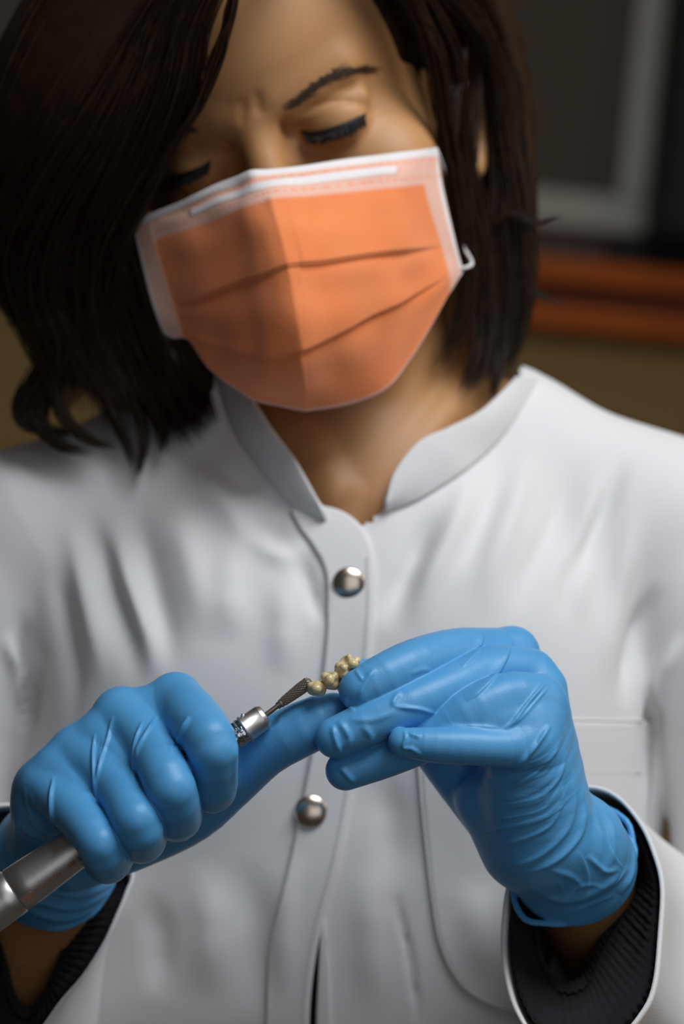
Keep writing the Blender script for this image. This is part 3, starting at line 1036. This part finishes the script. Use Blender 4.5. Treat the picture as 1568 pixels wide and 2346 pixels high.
def strand(pts, rad, n=4):
    global hn
    P = np.asarray(pts)
    T = np.gradient(P, axis=0); T /= np.linalg.norm(T, axis=1)[:, None] + 1e-9
    N = np.cross(T, [0.2, 0.1, 0.97]); N /= np.linalg.norm(N, axis=1)[:, None] + 1e-9
    B = np.cross(T, N)
    a = np.linspace(0, 2 * np.pi, n, endpoint=False)
    m = len(P)
    rr = rad * np.clip(np.minimum(np.linspace(0.6, 6, m), np.linspace(3.0, 0.12, m)), 0, 1)
    v = (P[:, None] + (np.cos(a)[None, :, None] * N[:, None] + np.sin(a)[None, :, None] * B[:, None]) * rr[:, None, None]).reshape(-1, 3)
    i = np.arange(m - 1)[:, None] * n; j = np.arange(n)[None]
    f = np.stack([i + j, i + (j + 1) % n, i + n + (j + 1) % n, i + n + j], -1).reshape(-1, 4) + hn
    hv.append(v); hf.append(f); hn += len(v)


def lock(guide, spread, count, rad=0.3, zspread=6, wave=4, samples=24, tipspread=None):
    """a lock of hair round a traced guide (px, py, z)"""
    g = np.array(guide, float)
    t = np.linspace(0, 1, samples)
    tip = spread if tipspread is None else tipspread
    for _ in range(count):
        a, r = rng.uniform(0, 2 * np.pi), math.sqrt(rng.random())
        dx, dy, dz = math.cos(a) * r, math.sin(a) * r, rng.normal(0, 1) * 0.6
        s = spread + (tip - spread) * t
        k = g.copy()
        k[:, :2] += rng.normal(0, wave, (len(g), 2))
        c = catmull(k, samples)
        end = rng.uniform(0.86, 1.0)
        c = catmull(c[:max(4, int(samples * end))], samples)
        c[:, 0] += dx * s; c[:, 1] += dy * s * 0.5; c[:, 2] += dz * zspread * (0.4 + t)
        strand(np.array([V(*q) for q in c]), rad * rng.uniform(.7, 1.3))


LEFT = [
    ([(545, -60, -70), (528, 30, -76), (500, 130, -84), (455, 240, -94), (395, 335, -106), (310, 470, -126)], 7, 90, 10),
    ([(545, -140, -78), (448, 40, -88), (412, 200, -97), (352, 345, -112), (285, 480, -132), (225, 620, -158), (230, 800, -182), (305, 960, -178)], 38, 320, 60),
    ([(520, -150, -82), (400, 40, -94), (330, 220, -102), (240, 420, -118), (170, 580, -148), (190, 780, -172), (270, 930, -174), (290, 1010, -170)], 55, 380, 60),
    ([(500, -150, -85), (360, 60, -98), (250, 270, -106), (130, 460, -125), (80, 610, -150), (120, 770, -170), (190, 900, -178), (170, 990, -178)], 60, 420, 70),
    ([(420, -150, -95), (260, 80, -108), (140, 300, -116), (45, 480, -138), (20, 610, -158), (100, 770, -172), (140, 890, -180), (60, 960, -180)], 60, 420, 60),
    ([(320, -150, -118), (150, 90, -128), (40, 300, -142), (-30, 470, -155), (-30, 590, -165), (-10, 660, -170), (60, 735, -172)], 55, 320, 40),
    ([(260, 600, -168), (310, 760, -182), (370, 900, -182), (420, 980, -172), (440, 1020, -168)], 62, 380, 56),
    ([(180, 640, -160), (200, 800, -176), (250, 930, -180), (300, 1040, -170), (305, 1090, -167)], 30, 60, 14),
    ([(180, 700, -165), (110, 820, -176), (55, 920, -182), (60, 965, -182), (120, 990, -180), (190, 985, -178)], 22, 110, 22),
    ([(200, 760, -172), (120, 880, -180), (90, 960, -180), (140, 1020, -176), (230, 1040, -174)], 20, 60, 20),
    ([(100, 600, -160), (130, 690, -165), (95, 740, -166), (0, 742, -168)], 6, 24, 8),
    ([(350, 700, -190), (415, 850, -192), (455, 930, -178), (470, 985, -172)], 40, 220, 36),
]
LEFT += [
    ([(300, -160, -118), (130, 10, -118), (50, 160, -124), (-20, 330, -138)], 60, 320, 60),
    ([(420, -180, -100), (250, 20, -108), (130, 200, -116), (20, 400, -132)], 60, 260, 60),
    ([(230, 760, -176), (300, 900, -184), (330, 990, -172), (322, 1060, -168), (312, 1105, -166)], 16, 70, 8),
    ([(300, 800, -186), (350, 930, -180), (375, 1010, -170), (370, 1050, -167)], 20, 70, 14),
    ([(150, 780, -168), (130, 880, -176), (150, 960, -176), (210, 1010, -172), (280, 1030, -170)], 14, 60, 16),
    ([(60, 620, -152), (110, 700, -160), (150, 790, -168), (120, 880, -176), (80, 940, -178)], 26, 120, 26),
]
RIGHT = [
    ([(880, -140, -110), (950, 10, -126), (1000, 130, -142), (1020, 270, -158), (1050, 420, -172), (1072, 570, -180), (1062, 720, -182), (985, 872, -176)], 16, 130, 22),
    ([(900, -140, -118), (985, 10, -140), (1036, 130, -164), (1050, 280, -178), (1072, 440, -188), (1100, 600, -192), (1092, 760, -190), (1030, 885, -182)], 15, 120, 40),
    ([(940, -140, -140), (1060, 20, -172), (1130, 150, -198), (1155, 330, -208), (1150, 520, -206), (1160, 680, -204), (1130, 820, -198), (1110, 900, -192)], 32, 280, 34),
    ([(1030, -140, -180), (1110, 40, -200), (1160, 200, -212), (1180, 380, -218), (1195, 550, -220), (1190, 700, -214), (1160, 820, -208), (1130, 895, -200)], 32, 280, 26),
    ([(920, -140, -122), (1020, -10, -145), (1095, 80, -175), (1145, 220, -198), (1180, 420, -204), (1205, 600, -205), (1190, 760, -202), (1135, 890, -194)], 26, 160, 22),
    ([(1120, 520, -196), (1170, 490, -194), (1230, 508, -194), (1300, 490, -196)], 5, 14, 8),
    ([(1150, 520, -204), (1195, 630, -204), (1250, 685, -202), (1310, 702, -202)], 7, 16, 10),
    ([(1060, 100, -176), (1040, 250, -168), (1034, 380, -170), (1052, 500, -178)], 14, 60, 14),
    ([(1080, 70, -186), (1092, 200, -192), (1080, 330, -190), (1075, 450, -190), (1100, 600, -194)], 14, 50, 20),
    ([(1100, 620, -196), (1110, 750, -194), (1090, 860, -188), (1060, 905, -182)], 20, 70, 26),
    ([(1150, 700, -202), (1150, 800, -198), (1135, 880, -192), (1128, 930, -188)], 16, 60, 8),
]
TOP = [
    ([(700, -220, -95), (640, -120, -80), (560, -20, -82)], 40, 120, 30),
    ([(800, -220, -104), (905, -90, -112), (975, 20, -130)], 34, 160, 26),
]
for g, s, n, tip in LEFT + RIGHT + TOP:
    lock(g, s, n, 0.34, 7, 5 if n > 70 else 3, 26 if len(g) > 5 else 16, tip)
for sd in (-1, 1):                                     # hair combed from the parting over the crown
    for _ in range(420):
        z0 = rng.uniform(-182, -20)
        k = math.sqrt(max(0.05, 1 - ((z0 + 92) / 104) ** 2))
        th = np.linspace(rng.uniform(0, .12), R(104), 14)
        lift = 1.0 + rng.uniform(0.0, 0.035)
        x = 8 + sd * 82 * k * np.sin(th) * lift; y = 44 + 88 * k * np.cos(th) * lift
        z = z0 + rng.normal(0, 3) + 10 * (1 - np.cos(th)) * (1 if z0 > -60 else -.4)
        x = np.append(x, x[-1] + sd * rng.uniform(-4, 8)); y = np.append(y, y[-1] - 42); z = np.append(z, z[-1] - 4)
        pts = np.array([hw(a, b2, c) for a, b2, c in zip(x, y, z)])
        if sd < 0 or z0 < -70:
            strand(pts, 0.4)
hair = build('hair', np.concatenate(hv), np.concatenate(hf), MAT['hair'], person)
# ------------------------------------------------------------------ lab coat
mm, nt, b = nodes_of('white_coat_cloth')
setp(b, base=srgb(229, 227, 227), rough=0.9, sheen=0.15)
tcn = nt.nodes.new('ShaderNodeTexCoord')
wv = nt.nodes.new('ShaderNodeTexNoise'); wv.inputs['Scale'].default_value = 1400; wv.inputs['Detail'].default_value = 2
bp = nt.nodes.new('ShaderNodeBump'); bp.inputs['Distance'].default_value = .0002
nt.links.new(tcn.outputs['Object'], wv.inputs['Vector']); nt.links.new(wv.outputs['Fac'], bp.inputs['Height']); nt.links.new(bp.outputs['Normal'], b.inputs['Normal'])
MAT['coat'] = mm
MAT['thread'] = material('coat_thread', srgb(205, 196, 198), 0.9)
mm, nt, b = nodes_of('black_knit')
setp(b, base=srgb(11, 11, 16), rough=0.95, sheen=0.04)
MAT['knit'] = mm
MAT['snap'] = material('nickel_snap', srgb(214, 200, 184), 0.24, metal=1.0)

P, F = mesh_sdf(lambda P: coat_field(P.astype(np.float32)), np.array([-260, -310, -345]), np.array([270, 120, -95]), 2.0, refine=1)
FOLDS = [
    ([(1000, 1140), (975, 1215), (920, 1340), (870, 1450)], 34, -4.0), ([(1090, 1040), (1050, 1180), (980, 1330), (930, 1460)], 30, 3.0),
    ([(1160, 1040), (1120, 1180), (1050, 1330)], 26, -1.6), ([(1240, 960), (1190, 1120), (1130, 1290), (1100, 1430)], 34, 2.6),
    ([(1330, 1010), (1280, 1180), (1210, 1330), (1180, 1440)], 30, -2.2), ([(1400, 1050), (1345, 1200), (1320, 1330), (1330, 1440)], 26, 2.6),
    ([(1440, 1020), (1390, 1150), (1350, 1240), (1310, 1330), (1290, 1440)], 24, -3.4),
    ([(1460, 1130), (1430, 1280), (1400, 1430), (1395, 1600)], 26, 2.4), ([(1520, 1330), (1470, 1420), (1440, 1560), (1450, 1640)], 22, -3.0),
    ([(1505, 1550), (1496, 1700), (1488, 1840)], 16, -5.0), ([(1568, 1440), (1520, 1560), (1505, 1660)], 18, 3),
    ([(190, 1140), (240, 1300), (300, 1480), (310, 1600)], 30, -3.2), ([(300, 1120), (340, 1300), (390, 1500), (400, 1560)], 34, -3.0),
    ([(250, 1180), (290, 1320), (345, 1480), (350, 1580)], 26, 2.6), ([(150, 1180), (190, 1330), (225, 1500), (220, 1600)], 24, 2.2),
    ([(120, 1260), (150, 1420), (170, 1560), (150, 1700)], 22, -2.4), ([(40, 1380), (58, 1500), (62, 1640), (66, 1760)], 18, -4.5),
    ([(0, 1440), (40, 1530), (52, 1640)], 18, 3.2), ([(100, 1460), (75, 1580), (60, 1680)], 14, -2.2),
    ([(380, 1130), (440, 1300), (470, 1480)], 40, 2.6), ([(560, 1230), (520, 1330), (540, 1480)], 40, 2.0),
    ([(560, 1130), (600, 1200), (690, 1250)], 34, -2.6), ([(690, 1250), (705, 1330), (745, 1440)], 20, -2.4),
    ([(500, 1060), (600, 1130), (700, 1200)], 30, -2.5), ([(420, 1070), (520, 1160), (600, 1260)], 34, 2.2),
    ([(640, 1300), (650, 1420), (640, 1560)], 34, 1.8),
    ([(340, 2030), (365, 2150), (360, 2300)], 34, -2.0), ([(450, 1960), (480, 2100), (470, 2300)], 44, 1.8), ([(560, 1950), (590, 2150), (580, 2340)], 44, -1.6),
    ([(700, 1940), (655, 2060), (640, 2300)], 26, 1.4), ([(840, 1960), (850, 2150), (850, 2340)], 40, 1.6), ([(905, 2050), (940, 2200), (960, 2346)], 7, -1.4),
    ([(880, 1750), (900, 1900), (890, 2050)], 40, -1.6), ([(1060, 2000), (1100, 2150), (1110, 2260)], 40, 1.4),
    ([(560, 1240), (610, 1255), (680, 1300)], 24, 1.4),
]
P = folds(P, F, [(l, w, h * 1.5) for l, w, h in FOLDS])
pq = to_px(P)


def in_poly(Q, poly):
    poly = np.asarray(poly, float)
    c = np.zeros(len(Q), bool)
    j = len(poly) - 1
    for i in range(len(poly)):
        a, b2 = poly[i], poly[j]
        hit = ((a[1] > Q[:, 1]) != (b2[1] > Q[:, 1])) & (Q[:, 0] < (b2[0] - a[0]) * (Q[:, 1] - a[1]) / (b2[1] - a[1] + 1e-12) + a[0])
        c ^= hit; j = i
    return c


NECKLINE = [(500, 820), (520, 880), (556, 950), (600, 1020), (655, 1080), (715, 1150), (760, 1178), (824, 1205), (880, 1165), (900, 1120), (950, 1050), (1010, 1010), (1100, 950), (1190, 880), (1190, 700), (500, 700)]
SLIT = [(742, 2150), (738, 2220), (734, 2290), (732, 2430), (690, 2430), (694, 2346), (702, 2240), (716, 2160)]
full_coat = (P.copy(), F.copy())
keep = ~((in_poly(pq, NECKLINE) & (P[:, 2] > -250)) | (in_poly(pq, SLIT) & (P[:, 2] > -200)))
Pc, Fc = clean_cut(P, F, keep)
coat = build('lab_coat', Pc, Fc, MAT['coat'], person)
tmp = build('tmp', P, F, MAT['coat'], person)
coat_bvh = bvh_of(tmp)
bpy.data.objects.remove(tmp)


def sheet(name, A, B, n, m, off, mat, parent, thick=0.0014, bulge=0.0, zA=None, zB=None):
    """cloth strip between two traced lines, lying on the coat"""
    a, b = catmull(A, n), catmull(B, n)
    G = np.zeros((n, m, 3))
    for i in range(n):
        for j, t in enumerate(np.linspace(0, 1, m)):
            x, y = a[i, :2] * (1 - t) + b[i, :2] * t
            G[i, j] = cast(coat_bvh, x, y, off + bulge * math.sin(t * math.pi), -150)
    # smooth out single misses
    for _ in range(2):
        G[1:-1, 1:-1] = 0.5 * G[1:-1, 1:-1] + 0.125 * (G[:-2, 1:-1] + G[2:, 1:-1] + G[1:-1, :-2] + G[1:-1, 2:])
    o = MB().grid(G).build(name, mat, parent)
    modify(o, 'SOLIDIFY', thickness=thick, offset=0)
    return o


# stand-up collar: seam on the coat, free edge near the neck
def collar(name, seam, free, n=60, m=10):
    s, f = catmull(seam, n), catmull(free, n)
    G = np.zeros((n, m, 3))
    for i in range(n):
        a = cast(coat_bvh, s[i, 0], s[i, 1], 1.5, f[i, 2] - 4)
        b = V(*f[i])
        for j, t in enumerate(np.linspace(0, 1, m)):
            G[i, j] = a * (1 - t) + b * t
            G[i, j] += np.array([0, 0, 1.6]) * math.sin(t * math.pi)
    o = MB().grid(G).build(name, MAT['coat'], coat)
    modify(o, 'SOLIDIFY', thickness=0.0022, offset=0)
    modify(o, 'BEVEL', width=0.0006, segments=2)
    return o


collar('collar', [(500, 850), (518, 930), (560, 1020), (625, 1100), (690, 1165), (752, 1195)],
       [(560, 850, -178), (580, 915, -164), (624, 985, -152), (672, 1048, -146), (708, 1110, -142), (735, 1158, -141)])
collar('collar', [(1230, 870), (1160, 985), (1075, 1070), (1000, 1120), (945, 1150), (882, 1172)],
       [(1186, 862, -190), (1105, 938, -172), (1030, 978, -160), (960, 1012, -152), (905, 1080, -146), (884, 1146, -143)])

EDGE = [(728, 1158), (788, 1176), (832, 1214), (857, 1280), (858, 1400), (846, 1550), (826, 1700), (806, 1830), (776, 1980), (748, 2080), (726, 2180), (712, 2290), (708, 2400)]
INNER = [(668, 1172), (690, 1215), (718, 1255), (745, 1310), (750, 1410), (736, 1560), (716, 1700), (692, 1830), (662, 1980), (640, 2080), (622, 2180), (612, 2290), (608, 2400)]
placket = sheet('placket', INNER, EDGE, 130, 14, 1.1, MAT['coat'], coat, 0.0014, 0.3)
sheet('front_edge', [(737, 2100), (732, 2200), (727, 2290), (723, 2400), (722, 2500)], [(742, 2104), (752, 2200), (757, 2290), (760, 2400), (762, 2500)], 50, 6, 0.7, MAT['coat'], coat, 0.0016)
st = MB()
for line in ([(x - 14, y) for x, y in EDGE[3:]], [(x + 6, y) for x, y in INNER[3:]]):
    L = catmull(line, 190)
    for i in range(0, 188, 2):
        a, b2 = cast(coat_bvh, *L[i], 3.0, -140), cast(coat_bvh, *L[i + 1], 3.0, -140)
        st.tube([a, (a + b2) / 2 + [0, 0, .25], b2], .3, 5)
st.build('stitching', MAT['thread'], coat)

left_e = [(956, 1650), (960, 1760), (972, 1900), (988, 2050), (1008, 2160), (1050, 2245), (1110, 2292), (1190, 2318)]
right_e = [(1494, 1650), (1490, 1760), (1484, 1850), (1470, 2000), (1450, 2150), (1420, 2245), (1360, 2300), (1280, 2322)]
pocket = sheet('pocket', left_e, right_e, 60, 40, 0.9, MAT['coat'], coat, 0.0013)
rim = MB()
L = catmull(left_e, 120)
rim.tube([cast(coat_bvh, x, y, 1.5, -140) for x, y in L], 0.5, 6)
L = catmull([(956, 1650), (1200, 1648), (1494, 1650)], 60)
rim.tube([cast(coat_bvh, x, y, 1.5, -140) for x, y in L], 0.5, 6)
L = catmull([(958, 1768), (1200, 1764), (1490, 1768)], 60)
rim.tube([cast(coat_bvh, x, y, 1.4, -140) for x, y in L], 0.3, 6)
rim.build('pocket_hem', MAT['coat'], pocket)

for (x, y) in ((800, 1340), (713, 1857)):
    c = cast(coat_bvh, x, y, 2.6, -140)
    nrm = np.array([0.03, 0.06, 1.0])
    r = rpx(36, c[2])
    s = MB().lathe(c, nrm, [(-.4, r * 1.0), (0, r * 1.05), (0.35, r * 1.02), (.7, r * .95), (1.2, r * .82), (1.7, r * .6), (2.0, r * .34), (2.1, r * .04)], 48)
    s.build('snap_button', MAT['snap'], coat)

# sleeves ---------------------------------------------------------------
def ring_tube(rings, n=96, m=40):
    """rings: closed point lists (camera mm) -> tube grid"""
    RR = []
    for r in rings:
        r = np.asarray(r, float)
        RR.append(catmull(np.vstack([r, r[:1]]), n + 1)[:-1] if len(r) != n else r)
    # align starts
    for i in range(1, len(RR)):
        a = RR[i - 1] - RR[i - 1].mean(0)
        cand = [(((np.roll(q, -k, 0) - q.mean(0) - a) ** 2).sum(), f, k) for f, q in enumerate((RR[i], RR[i][::-1])) for k in range(n)]
        _, f, k = min(cand)
        RR[i] = np.roll(RR[i][::-1] if f else RR[i], -k, 0)
    RR = np.array(RR)
    return np.stack([catmull(RR[:, j], m) for j in range(n)], 1)


def circle(c, r, axis, n=96, squash=1.0):
    axis = np.asarray(axis, float); axis /= np.linalg.norm(axis)
    u = np.cross(axis, [0, 0, 1.0]); u /= np.linalg.norm(u); w = np.cross(axis, u)
    a = np.linspace(0, -2 * np.pi, n, endpoint=False)
    return c + r * (np.cos(a)[:, None] * u + squash * np.sin(a)[:, None] * w)


def plane_ring(pts, c, cz, kx, ky):
    """traced ring (px, py) in a slanting plane"""
    out = []
    for x, y in pts:
        dx, dy = (x - c[0]) * PX, (c[1] - y) * PX
        out.append(V(x, y, cz + kx * dx + ky * dy))
    return np.array(out)


def shrink(ring, f, dz=0):
    c = ring.mean(0)
    return c + (ring - c) * f + np.array([0, 0, dz])


def cloth_wobble(G, amp, seed):
    r2 = np.random.default_rng(seed)
    a, b2 = G.shape[:2]
    i, j = np.meshgrid(np.linspace(0, 1, a), np.linspace(0, 2 * np.pi, b2, endpoint=False), indexing='ij')
    d = np.zeros((a, b2))
    for k in range(9):
        d += r2.normal() * np.sin(r2.integers(1, 5) * j + r2.uniform(0, 6.3) + r2.uniform(-6, 6) * i) / 3
    c = G.mean(1, keepdims=True)
    n = (G - c); n /= np.linalg.norm(n, axis=2)[:, :, None]
    return G + n * (d * amp * np.clip(i * 4, 0.15, 1))[:, :, None]


RR_PX = [(1300, 1806), (1365, 1803), (1420, 1828), (1470, 1888), (1500, 1958), (1516, 2030), (1512, 2130), (1500, 2250), (1470, 2320), (1400, 2390), (1300, 2400), (1222, 2370), (1185, 2318), (1165, 2260), (1153, 2180), (1155, 2100), (1168, 2015), (1220, 1870)]
r0 = plane_ring(RR_PX, (1335, 2100), -40, 0.25, -0.62)
r1 = shrink(r0, 1.06) + (V(1385, 2155, -100) - V(1335, 2100, -40))
rings = [r0, r1, circle(V(1462, 2262, -146), 62, V(1462, 2262, -146) - V(1640, 2420, -190)), circle(V(1610, 2390, -180), 60, V(1462, 2262, -146) - V(1640, 2420, -190)), circle(V(1770, 2480, -205), 56, (-1, .6, .3))]
G = cloth_wobble(ring_tube(rings), 1.6, 3)
sl = MB().grid(G, True).build('sleeve', MAT['coat'], coat)
modify(sl, 'SOLIDIFY', thickness=0.0016, offset=0)

LL_PX = [(45, 1843), (130, 1850), (220, 1905), (300, 1992), (292, 2040), (268, 2100), (240, 2162), (192, 2236), (140, 2294), (90, 2360), (0, 2440), (-110, 2380), (-160, 2200), (-140, 2020), (-80, 1890), (-20, 1850)]
l0 = plane_ring(LL_PX, (80, 2110), -78, -0.2, -0.45)
l1 = shrink(l0, 1.05) + (V(38, 2180, -122) - V(80, 2110, -78))
rings = [l0, l1, circle(V(-50, 2285, -155), 62, V(-50, 2285, -155) - V(-160, 2420, -190)), circle(V(-165, 2415, -186), 58, V(-50, 2285, -155) - V(-160, 2420, -190)), circle(V(-240, 2480, -195), 56, (1, .6, .3))]
G = cloth_wobble(ring_tube(rings), 1.6, 5)
sl = MB().grid(G, True).build('sleeve', MAT['coat'], coat)
modify(sl, 'SOLIDIFY', thickness=0.0016, offset=0)


def knit(G, ribs, amp):
    a, b2 = G.shape[:2]
    c = G.mean(1, keepdims=True)
    n = (G - c); n /= np.linalg.norm(n, axis=2)[:, :, None]
    ang = np.linspace(0, 2 * np.pi, b2, endpoint=False)
    k = np.arange(a)
    return G + n * (amp * np.abs(np.sin(ribs * ang))[None, :, None] + 0.25 * np.sin(k * 1.6)[:, None, None])


M_PX = [(1214, 2044), (1228, 2130), (1246, 2205), (1285, 2268), (1345, 2255), (1385, 2160), (1440, 2062), (1462, 1985), (1430, 1905), (1350, 1872), (1265, 1905), (1218, 1980)]
m0 = plane_ring(M_PX, (1320, 2080), -70, 0.2, -0.6)
inner = shrink(r0, 0.90) + (V(1340, 2105, -46) - V(1335, 2100, -40))
inner2 = shrink(r1, 0.78)
G = ring_tube([shrink(m0, .93, -14), m0, shrink(m0, 1.04, -2), inner, inner2, circle(V(1462, 2262, -146), 48, V(1462, 2262, -146) - V(1640, 2420, -190))], 240, 70)
sw = MB().grid(knit(G, 34, 1.3), True).build('sweater_sleeve', MAT['knit'], person)
M2 = [(165, 2080), (134, 2190), (98, 2280), (60, 2330), (22, 2290), (2, 2180), (-20, 2100), (-5, 2000), (70, 1950), (150, 1995)]
m0 = plane_ring(M2, (80, 2110), -105, -0.15, -0.4)
inner = shrink(l0, 0.93) + (V(78, 2115, -84) - V(80, 2110, -78))
G = ring_tube([shrink(m0, .93, -14), m0, shrink(m0, 1.04, -2), inner, shrink(l1, .78), circle(V(-50, 2285, -155), 48, V(-50, 2285, -155) - V(-160, 2420, -190))], 240, 70)
MB().grid(knit(G, 34, 1.3), True).build('sweater_sleeve', MAT['knit'], person)
# dark pullover glimpsed through the open front
A = [(690, 2080), (680, 2240), (670, 2480)]
B = [(760, 2080), (750, 2240), (745, 2480)]
a, b2 = catmull(A, 20), catmull(B, 20)
G = np.array([[cast(coat_bvh, *(a[i] * (1 - t) + b2[i] * t), -4.0, -150) for t in np.linspace(0, 1, 8)] for i in range(20)])
o = MB().grid(G).build('sweater_front', MAT['knit'], person)
modify(o, 'SOLIDIFY', thickness=0.002, offset=0)
# ------------------------------------------------------------------ room
WY = 3.35                                              # the back wall, metres from the camera


def on_plane(px, py, Y):
    d = to_world([V(px, py, 0)])[0] - T3
    return T3 + d * ((Y - T3[1]) / d[1])


def wbox(name, lo, hi, mat, parent=None, bevel=0.004):
    x0, y0, z0 = lo; x1, y1, z1 = hi
    v = [(x0, y0, z0), (x1, y0, z0), (x1, y1, z0), (x0, y1, z0), (x0, y0, z1), (x1, y0, z1), (x1, y1, z1), (x0, y1, z1)]
    f = [(3, 2, 1, 0), (4, 5, 6, 7), (0, 1, 5, 4), (1, 2, 6, 5), (2, 3, 7, 6), (3, 0, 4, 7)]
    o = build(name, v, f, mat, parent, smooth=False, world_space=True)
    if bevel:
        modify(o, 'BEVEL', width=bevel, segments=2)
    return o


MAT['wall_low'] = material('beige_wall_paint', srgb(168, 140, 88), 0.9, noise=(3, srgb(162, 134, 84), 3, .4), bump=(160, .0006, 4))
MAT['wall_up'] = material('taupe_wall_paint', srgb(104, 92, 84), 0.9, noise=(3, srgb(98, 88, 80), 3, .4), bump=(160, .0006, 4))
MAT['floor'] = material('grey_floor', srgb(120, 115, 108), 0.6, noise=(5, srgb(105, 100, 95), 4, .5))
MAT['orange'] = material('orange_laminate', srgb(206, 98, 2), 0.7, noise=(14, srgb(196, 92, 2), 3, .4))
MAT['orange_shaded'] = material('shaded_orange_laminate', srgb(110, 48, 6), 0.7, noise=(14, srgb(100, 42, 5), 3, .4))  # rail orange darkened: the upper board's shade in the groove, painted in
MAT['frame'] = material('white_frame_paint', srgb(186, 182, 172), 0.5, noise=(10, srgb(178, 174, 164), 3, .4))
MAT['board'] = material('dark_brown_board', srgb(84, 70, 58), 0.7, noise=(4, srgb(76, 64, 54), 3, .4))
MAT['black'] = material('black_lacquer', srgb(9, 8, 9), 0.7, noise=(20, srgb(12, 11, 12), 2, .3))

p1, p2 = on_plane(1300, 690, WY), on_plane(300, 575, WY)
rail_z = (p1[2] + p2[2]) / 2
o = wbox('wall_back', (-2.2, WY, 0.0), (2.2, WY + .12, rail_z), MAT['wall_low'], None, 0); tag(o, 'beige lower half of the back wall', 'wall', kind='structure')
o = wbox('wall_back_upper', (-2.2, WY, rail_z), (2.2, WY + .12, 2.7), MAT['wall_up'], None, 0); tag(o, 'taupe upper half of the back wall', 'wall', kind='structure')
o = wbox('floor', (-2.2, -0.9, -0.05), (2.2, WY, 0.0), MAT['floor'], None, 0); tag(o, 'plain grey floor', 'floor', kind='structure')

s = WY / 5.553                                         # mm per pixel at the wall, in thousandths
rail = empty('wall_rail', (0, WY - .03, rail_z), 'orange double-edged rail along the back wall at shoulder height', 'rail')
hz = s * 52 / 1000
for k, zc in enumerate((rail_z + s * 55 / 1000, rail_z - s * 48 / 1000)):
    wbox('rail_board', (-2.2, WY - .07, zc - hz / 2), (2.2, WY, zc + hz / 2), MAT['orange'], rail)
wbox('rail_groove', (-2.2, WY - .03, rail_z - s * 24 / 1000), (2.2, WY, rail_z + s * 31 / 1000), MAT['orange_shaded'], rail, 0)

c = on_plane(1490, 540, WY - .03)                      # lower right outer corner of the framed board
t = 0.049
x1, z0 = c[0], c[2]
x0, z1 = x1 - 0.62, z0 + 0.62
fr = empty('framed_board', (x1 - .31, WY - .03, z0), 'white-framed dark board hanging on the back wall beside the brown hair', 'board')
wbox('panel', (x0 + t, WY - .022, z0 + t), (x1 - t, WY - .002, z1 - t), MAT['board'], fr, .001)
wbox('frame', (x0, WY - .035, z0), (x1, WY, z0 + t), MAT['frame'], fr)
wbox('frame', (x1 - t, WY - .035, z0 + t), (x1, WY, z1), MAT['frame'], fr)
wbox('frame', (x0, WY - .035, z0 + t), (x0 + t, WY, z1), MAT['frame'], fr)
wbox('frame', (x0 + t, WY - .035, z1 - t), (x1 - t, WY, z1), MAT['frame'], fr)

Yc = WY - .07
ce = on_plane(1518, 400, Yc - .12)
top = rail_z + s * 55 / 1000 + hz / 2
cab = empty('black_cabinet', (ce[0] + .2, Yc, top), 'black cabinet at the right edge, standing on the orange rail', 'cabinet')
cf = on_plane(1402, 590, Yc - .02)
wbox('body', (ce[0], Yc - .12, top + .035), (ce[0] + .42, WY - .045, top + .9), MAT['black'], cab, .006)
wbox('foot', (cf[0], Yc - .0, top), (ce[0] + .40, WY - .045, top + .037), MAT['black'], cab, .003)
wbox('door', (ce[0] + .01, Yc - .132, top + .05), (ce[0] + .41, Yc - .118, top + .88), MAT['black'], cab, .004)
